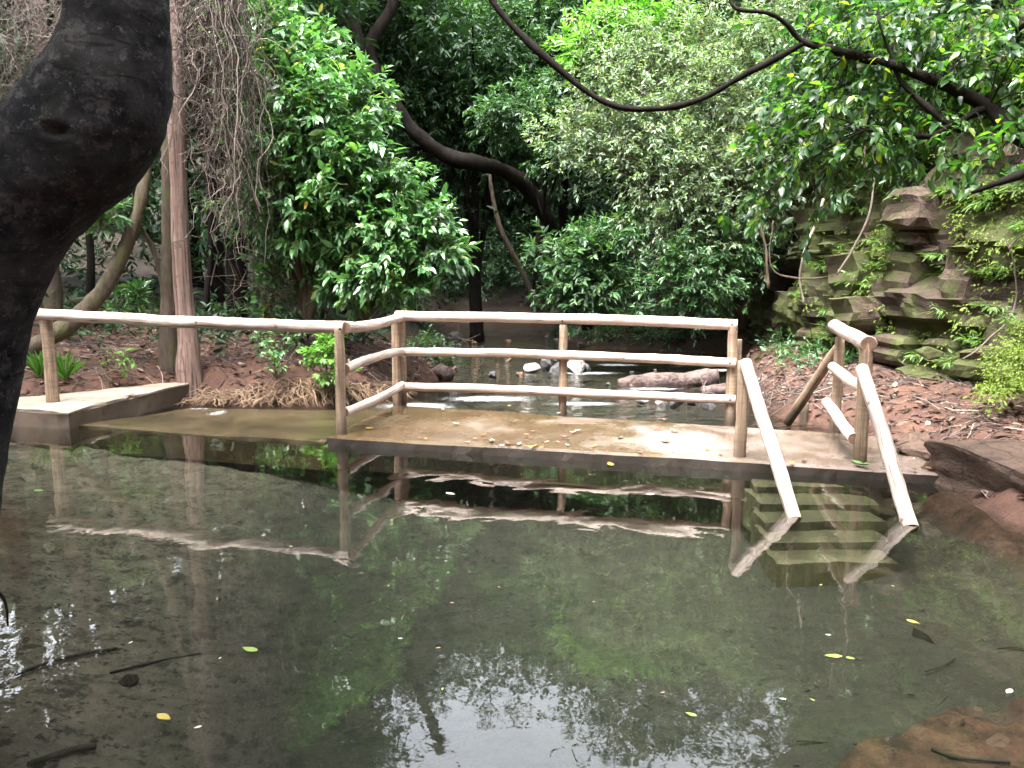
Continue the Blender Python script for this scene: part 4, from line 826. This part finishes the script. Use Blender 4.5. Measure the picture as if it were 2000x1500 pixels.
plant('streamside_plant', 'fresh green plant on the stream bank behind the lower rails', 'plant', 860, 720, 13.2, [(850, 685, 13.2, .2), (870, 700, 13, .15), (830, 670, 13.6, .2)], 'leaf_mid', 45, 6, .10, .4)
for k, (px, py, Y, lb) in enumerate([(80, 752, 9.2, 'green grass tuft left of the leftmost railing post'), (128, 745, 9.3, 'green grass tuft right of the leftmost railing post')]):
    g = rosette(60, .30, .04, LEAF6, (.7, 1.5), 30 + k); o = tag(g.build('grass_tuft', M['leaf_bright']), lb, 'grass', 'grass tufts by the kerb'); o.location = At(px, py, Y); o.location.z = float(height(np.array([o.location.x]), np.array([o.location.y]))[0]) + .0
# undergrowth along the far right bank, cliff foot
g = Geo(); P = scatter(1500, 1.6, 5.0, 16.6, 19.5, .0); P = np.vstack([P, scatter(260, 3.4, 5.2, 10.5, 14, .3)]); n = len(P)
sprays(g, P + [0, 0, .05], rng.normal(size=(n, 3)) * .6 + [0, -.2, .7], rng.uniform(.12, .3, n), 6, .11, .4, LEAF6, .4)
tag(g.build('undergrowth', M['leaf_mid']), 'low green undergrowth along the far right stream bank', 'undergrowth', kind='stuff')
g = Geo(); P = np.vstack([scatter(420, -9.5, -2.2, 11.2, 14.5, .4), scatter(900, -7, 5, 19.5, 34, -.3)]); n = len(P)
sprays(g, P + [0, 0, .1], rng.normal(size=(n, 3)) * .6 + [0, -.2, .8], rng.uniform(.2, .6, n), 6, .17, .36, LEAF6, .4)
tag(g.build('undergrowth', M['leaf_dark']), 'dark leafy understorey in the shade behind the left bank and along the stream hollow', 'undergrowth', kind='stuff')
g = Geo(); mb = PB([(1985, 715, 7.4, .22), (1960, 750, 7.2, .15), (2010, 670, 7.6, .24), (1930, 775, 7.0, .10), (2040, 730, 7.2, .25), (1950, 700, 7.6, .12)]); foliage(g, mb, 420, 4, 5, .026, .6, LEAF6, .05, .05, .9, depth=.3, squash=.8)
tag(g.build('moss_mound', M['moss_leaf']), 'yellow-green mossy mound at the right picture edge', 'moss', kind='stuff')
P = []; 
for k in range(4200):
    y = random.uniform(6.0, 12.8); z_ = random.uniform(.5, 3.8); p = cliff_pt(np.array([y]), np.array([z_]))[0]
    if fbm(np.array([[y * .9, z_ * .9, 3.3]]), 3, 91)[0] > -.05: P.append(p - [.06, 0, 0])
P = np.array(P); n = len(P); g = Geo(); sprays(g, P, rng.normal(size=(n, 3)) * .5 + [-.8, -.2, -.1], rng.uniform(.05, .16, n), 7, .035, .6, LEAF6, .9)
tag(g.build('cliff_moss', M['moss_leaf']), 'yellow-green moss and tiny leaves carpeting the sandstone cliff', 'moss', kind='stuff')
ferns = []
for s in range(4):
    g = Geo(); r = np.random.default_rng(70 + s); n = 9; a = r.uniform(1.6, 4.7, n); d = np.stack([np.cos(a), np.sin(a), r.uniform(.1, .8, n)], 1)
    sprays(g, np.zeros((n, 3)) + r.normal(0, .01, (n, 3)), d, r.uniform(.16, .28, n), 7, .10, .22, LEAF6, .5, .8); me = g.mesh('fern'); me.materials.append(M['fern_leaf']); ferns.append(me)
for k in range(120):
    y = random.uniform(6.4, 12.6); z_ = .55 + 2.6 * random.random() ** 1.5; p = cliff_pt(np.array([y]), np.array([z_]))[0]
    o = link('cliff_fern', ferns[k % 4], None); o.location = p - [.05, 0, 0]; o.rotation_euler = (0, 0, random.uniform(-.5, .5)); s = random.uniform(.6, 1.25); o.scale = (s, s, s)
    tag(o, 'small narrow-leaved fern growing from the sandstone cliff', 'fern', 'ferns on the cliff')

# ------------------------------------------------------------------ rocks, logs
rocks = [rock_geo(200 + s, 2.4, 16, .05) for s in range(9)]; RM = {}
def rock(px, py, Y, sx, sy, sz, mat, label, k, rot=0, zz=None, name='stream_rock', group='rocks in the stream', cat='rock'):
    key = (k % 9, mat)
    if key not in RM: me = rocks[k % 9].mesh('rock', False); me.materials.append(M[mat]); RM[key] = me
    o = link(name, RM[key], None); p = At(px, py, Y); o.location = p if zz is None else (p[0], p[1], zz); o.scale = (sx, sy, sz); o.rotation_euler = (random.uniform(-.2, .2), random.uniform(-.2, .2), rot)
    return tag(o, label, cat, group)
def srock(px, py, wpx, hpx, mat, label, k):                # a rock standing in the stream with its foot at (px,py)
    p = G(px, py, -.06); s = wpx / F * p[1] / 2; h = hpx / F * p[1] / 2
    return rock(px, py, p[1], s, s * .9, h * 1.25, mat, label, k, random.uniform(0, 3), -.06 + h * .7)
srock(1040, 728, 44, 26, 'river_rock_pale', 'pale rounded rock left end of the midstream rock group', 0)
srock(1066, 722, 30, 34, 'river_rock', 'upright dark grey rock in the midstream rock group', 1)
srock(1090, 732, 40, 30, 'river_rock', 'flat-faced grey rock beside the middle railing post', 2)
srock(1125, 730, 46, 38, 'river_rock_pale', 'largest white-topped rock right of the middle railing post', 3)
srock(1146, 728, 26, 22, 'river_rock', 'small dark rock at the right end of the midstream group', 4)
srock(962, 738, 26, 18, 'river_rock', 'single grey rock in the riffle left of the midstream group', 5)
srock(886, 772, 20, 16, 'river_rock', 'small dark wet rock in the foaming water', 6)
srock(1016, 736, 22, 12, 'river_rock_tan', 'small orange-brown stone left of the midstream group', 7)
srock(893, 660, 26, 16, 'river_rock', 'dark rock at the far left stream edge', 8)
srock(1255, 788, 34, 26, 'river_rock_pale', 'pale angular stone below the big driftwood log', 0)
srock(1290, 792, 32, 22, 'river_rock_pale', 'second pale stone below the driftwood log', 2)
srock(1320, 795, 30, 30, 'river_rock', 'dark stone below the right end of the driftwood log', 4)
srock(1350, 790, 30, 22, 'river_rock_pale', 'pale stone left of the railing end post below the log', 5)
srock(1385, 800, 34, 22, 'river_rock', 'grey stone at the foot of the railing end post', 6)
srock(1505, 765, 34, 24, 'river_rock', 'grey-blue rock behind the left stair handrail', 1)
srock(1600, 795, 40, 34, 'river_rock', 'grey rock among the drift twigs behind the stairs', 3)
srock(1598, 812, 40, 12, 'river_rock_pale', 'flat white stone behind the stair railing', 7)
for k in range(34):
    px = random.choice([random.uniform(830, 960), random.uniform(1180, 1460), random.uniform(880, 1150)]); py = random.uniform(672, 800) if px > 1170 else random.uniform(655, 735)
    srock(px, py, random.uniform(8, 20), random.uniform(5, 11), random.choice(['river_rock', 'river_rock_tan', 'river_rock', 'river_rock_tan']), 'small stone scattered in the shallow stream bed', k)
rock(170, 0, 0, 0, 0, 0, 'river_rock', 'x', 0) if False else None
def log(name, label, pts, r, mat, seed, **k):
    return stem_thing(name, label, 'log', pts, r, mat, 18, 8, .22, seed, 'logs in the stream')
log('driftwood_log', 'thick grey-pink driftwood log lying in the stream behind the rails', [At(1208, 750, 11.9), At(1240, 746, 11.9), At(1300, 745, 11.8), At(1360, 742, 11.7), At(1404, 737, 11.6)], [.085, .12, .135, .145, .135], 'driftwood', 3)
log('driftwood_log', 'brown split log end beside the railing end post', [At(1376, 765, 10.8), At(1400, 762, 10.9), At(1440, 760, 11.0)], [.085, .09, .085], 'driftwood', 5)
log('driftwood_log', 'mottled log behind the left stair handrail', [At(1470, 748, 11.2), At(1520, 748, 11.3), At(1580, 749, 11.4)], [.08, .085, .075], 'driftwood', 7)
log('driftwood_log', 'thin brown branch lying on the right stream edge', [At(1490, 770, 10.2), At(1515, 782, 10.0), At(1532, 792, 9.8)], [.04, .04, .035], 'driftwood', 9)
log('tree_stump', 'broken brown stump on the left stream edge behind the railing', [At(842, 742, 12.6), At(862, 728, 12.5), At(878, 732, 12.3)], [.12, .14, .11], 'driftwood', 11)
# boulder at the right end of the platform
g = rock_geo(301, 5.0, 7, .10, ICO4); V = g.V[0]; V *= (1 + .022 * fbm(V * np.array([2, 2, 7]), 4, 8) + .015 * fbm(V * 12, 3, 5))[:, None]; o = tag(g.build('boulder', M['boulder'], smooth=True), 'large flat brown boulder at the right end of the platform', 'boulder')
o.location = (3.95, 5.1, .0); o.scale = (.98, 1.15, .34); o.rotation_euler = (.06, -.12, .35)
rock(1775, 872, 6.9, .20, .16, .10, 'boulder', 'reddish stone at the back right corner of the platform', 2, .3, .10, 'bank_rock', 'stones on the right bank')
rock(1745, 868, 7.0, .13, .12, .07, 'boulder', 'small brown stone wedged behind the platform corner', 4, 1.3, .08, 'bank_rock', 'stones on the right bank')
rock(1813, 688, 9.0, .16, .12, .10, 'cliff_stone', 'ochre stone lying at the cliff foot', 5, .3, None, 'bank_rock', 'stones on the right bank')
rock(1790, 870, 6.6, .22, .2, .10, 'boulder', 'broad brown stone between the boulder and the bank', 7, .8, .10, 'bank_rock', 'stones on the right bank')
def sunk(px, py, sx, sy, sz, k, lb):
    p = G(px, py, -.3); z_ = float(height(p[:1], p[1:2])[0]); p = G(px, py, z_); return rock(px, py, p[1], sx, sy, sz * 1.5, 'sunken_rock', lb, k, .4, z_, 'sunken_rock', 'stones on the pool bed')
sunk(1825, 1245, .16, .14, .09, 1, 'round stone on the pool bed right of the steps'); sunk(250, 1335, .05, .05, .03, 3, 'pale pebble on the pool bed at the lower left')

for k, (px, py, sx, lb) in enumerate([(1720, 1470, .09, 'reddish stone in the shallows nearest the bottom edge'), (1830, 1450, .12, 'broad reddish stone amid the red shallows'), (1900, 1400, .10, 'reddish stone at the upper side of the red shallows'), (1960, 1460, .13, 'large reddish stone in the bottom right corner')]):
    o = sunk(px, py, sx, sx * .8, sx * .28, k + 2, lb); o.data = o.data.copy(); o.data.materials[0] = M['boulder']
# sunken sticks
for k, (pts, r, lb) in enumerate([
    ([(30, 1318), (110, 1290), (230, 1265)], .016, 'long sunken stick on the left pool bed'), 
    ([(215, 1312), (300, 1290), (390, 1270)], .010, 'thin sunken stick in the left middle of the pool'), 
    ([(60, 1490), (140, 1462), (190, 1455)], .026, 'dark sunken branch at the bottom left corner'),
    ([(1560, 1450), (1680, 1455), (1800, 1470)], .008, 'thin dark branch across the red shallows'), ([(1800, 1320), (1830, 1310), (1855, 1290)], .008, 'thin black twig in the right shallows'),
    ([(1820, 1460), (1880, 1480), (1980, 1490)], .011, 'dark branch at the bottom right corner'), ([(1700, 1440), (1780, 1420), (1850, 1350)], .007, 'thin forked twig over the red shallows'), ([(1600, 1500), (1650, 1470), (1660, 1440)], .007, 'short twig at the bottom edge in the red shallows'),
    ([(1950, 1275), (1990, 1272), (2040, 1270)], .009, 'thin stick at the right edge of the pool bed')]):
    q = []
    for px, py in pts:
        p = G(px, py, -.25)
        for _ in range(3): p = G(px, py, float(height(p[:1], p[1:2])[0]) + r)
        q.append(p)
    stem_thing('sunken_stick', lb, 'stick', q, r * .55, 'sunken', 7, 5, .25, k, 'sticks on the pool bed', .02)
g = Geo(); n = 1100; x = rng.uniform(-4, 2.8, n); y = rng.uniform(1.7, 7.5, n); k = sdist(x, y) < -.1; x = x[k]; y = y[k]; n = len(x); P = np.stack([x, y, height(x, y) + .012], 1)
L = rng.uniform(.015, .05, n); leaves(g, P, rng.normal(size=(n, 3)) * [1, 1, .1], np.array([0, 0, 1.]) + .2 * rng.normal(size=(n, 3)), L, L * rng.uniform(.2, .5, n), LEAF6)
tag(g.build('sunken_leaves', M['sunken']), 'dark rotting leaves and debris on the pool bed', 'debris', kind='stuff')

# ------------------------------------------------------------------ fallen leaves on the platform and the water
def leaf_mesh(seed, curl=.15, ratio=.45):
    r = np.random.default_rng(seed); g = Geo(); n = 7; t = np.linspace(0, 1, n); wv = np.sin(np.pi * t ** .8) * ratio / 2; zc = curl * (t - .5) ** 2 * 2
    V = []; 
    for k in range(n): V += [(-wv[k], t[k], zc[k] + wv[k] * curl * 1.6), (0, t[k] + .0, zc[k]), (wv[k], t[k], zc[k] + wv[k] * curl * r.uniform(.5, 2.5))]
    k = np.arange(n - 1) * 3; V = np.array(V); V[:, 1] -= .5
    g.add(V, np.vstack([np.stack([k, k + 1, k + 4, k + 3], 1), np.stack([k + 1, k + 2, k + 5, k + 4], 1)])); return g
LM = {}
def fallen(px, py, z, L, mat, label, group, name='fallen_leaf', seed=0, curl=.3, rot=None):
    key = (seed % 4, mat, curl)
    if key not in LM: me = leaf_mesh(seed % 4, curl).mesh('leaf'); me.materials.append(M['fallen_' + mat]); LM[key] = me
    o = link(name, LM[key], None); p = G(px, py, z); o.location = p; o.scale = (L, L, L); o.rotation_euler = (random.uniform(-.1, .1) if curl > .1 else 0, random.uniform(-.1, .1) if curl > .1 else 0, random.uniform(0, 6.28) if rot is None else rot)
    return tag(o, label, 'leaf', group)
gp = 'fallen leaves on the platform'
for k, (px, py, L, mt, lb) in enumerate([(992, 867, .10, 'red', 'bright red fallen leaf on the front edge of the platform'), (994, 794, .09, 'yellow', 'yellow leaf at the back edge of the platform'), (1680, 908, .17, 'green', 'green leaf lying against the foot of the stair railing post'),
    (1014, 868, .09, 'pale', 'pale leaf beside the red leaf'), (1040, 874, .10, 'orange', 'orange leaf right of the red leaf'), (960, 862, .12, 'pale', 'pale curled leaf left of the red leaf'), (1102, 853, .10, 'brown', 'dark brown leaf in the middle of the slab'),
    (1126, 842, .10, 'pale', 'whitish leaf right of the middle of the slab'), (1212, 856, .10, 'brown', 'brown leaf near the slab centre front'), (1316, 842, .12, 'tan', 'tan leaf lying near the back right of the slab'), (1300, 864, .11, 'brown', 'thin brown leaf right of centre'), (890, 828, .09, 'pale', 'small white leaf on the brown algae'), (866, 800, .08, 'pale', 'white leaf near the back left corner post'),
    (722, 838, .10, 'yellow', 'yellow leaf beside the corner post'), (1546, 905, .08, 'yellow', 'yellow leaf between the stair handrails'), (1570, 900, .09, 'brown', 'brown leaf between the stair handrails'), (1822, 917, .12, 'tan', 'tan leaf at the right end of the platform'), (1110, 806, .10, 'brown', 'dark leaf at the foot of the middle post'), (1090, 808, .09, 'pale', 'pale leaf at the foot of the middle post'), (1294, 820, .10, 'tan', 'tan leaf at the back edge of the slab')]):
    fallen(px, py, PZ + .012, L, mt, lb, gp, seed=k)
for k in range(46):
    u = random.random(); v = random.random() ** 2.2; p = (FL * (1 - u) + FR * u) * (1 - v) + (BL * (1 - u) + BR * u) * v
    if u < .12: continue
    o = fallen(1000, 900, PZ, random.uniform(.035, .075), random.choice(['brown', 'brown', 'tan', 'pale', 'brown', 'orange']), 'small dry leaf fragment scattered along the platform', 'leaf fragments on the platform', seed=k); o.location = (p[0], p[1] + .03, PZ + .012)
gw = 'leaves floating on the pool'
for k, (px, py, L, mt, lb) in enumerate([(320, 1400, .075, 'yellow', 'ragged yellow leaf floating at the lower left'), (488, 1268, .085, 'lime', 'oval yellow-green leaf floating left of the centre'), (1628, 1281, .075, 'lime', 'green leaf floating below the steps'), (1661, 1285, .04, 'lime', 'tiny green leaf beside the floating green leaf'), (1783, 1214, .06, 'yellow', 'narrow yellow leaf floating at the right'), (1971, 1350, .05, 'pale', 'white petal-like leaf floating at the right edge'), (1350, 1395, .045, 'lime', 'small green leaf floating at the bottom'),
    (386, 1420, .03, 'pale', 'tiny pale leaf near the ragged yellow leaf'), (880, 964, .09, 'pale', 'white leaf floating under the rail reflection'), (1270, 965, .07, 'pale', 'pale leaf floating in front of the platform'), (76, 958, .10, 'green', 'green leaf floating near the kerb'), (430, 1285, .02, 'pale', 'white speck leaf left of the oval leaf'), (1192, 906, .13, 'orange', 'orange leaf floating at the platform edge')]):
    fallen(px, py, .008, L, mt, lb, gw, 'floating_leaf', seed=k, curl=.04)
for k in range(24):
    px = random.uniform(20, 1950); py = random.uniform(880, 1400); fallen(px, py, .006, random.uniform(.012, .03), random.choice(['pale', 'tan', 'lime']), 'tiny leaf speck drifting on the pool', 'specks drifting on the pool', 'floating_speck', k, .04)

# ------------------------------------------------------------------ empties to the base of their things
bpy.context.view_layer.update()
for o in list(bpy.data.objects):
    if o.type == 'EMPTY' and o.parent is None and o.children and o.location.length < 1e-6 and o.name.split('.')[0] != 'forest_tree':
        lo = Vector((1e9,) * 3); hi = Vector((-1e9,) * 3)
        for c in o.children:
            for q in c.bound_box:
                p = c.matrix_world @ Vector(q)
                for a in range(3): lo[a] = min(lo[a], p[a]); hi[a] = max(hi[a], p[a])
        b = Vector(((lo.x + hi.x) / 2, (lo.y + hi.y) / 2, lo.z)); o.location = b
        for c in o.children: c.location = c.location - b
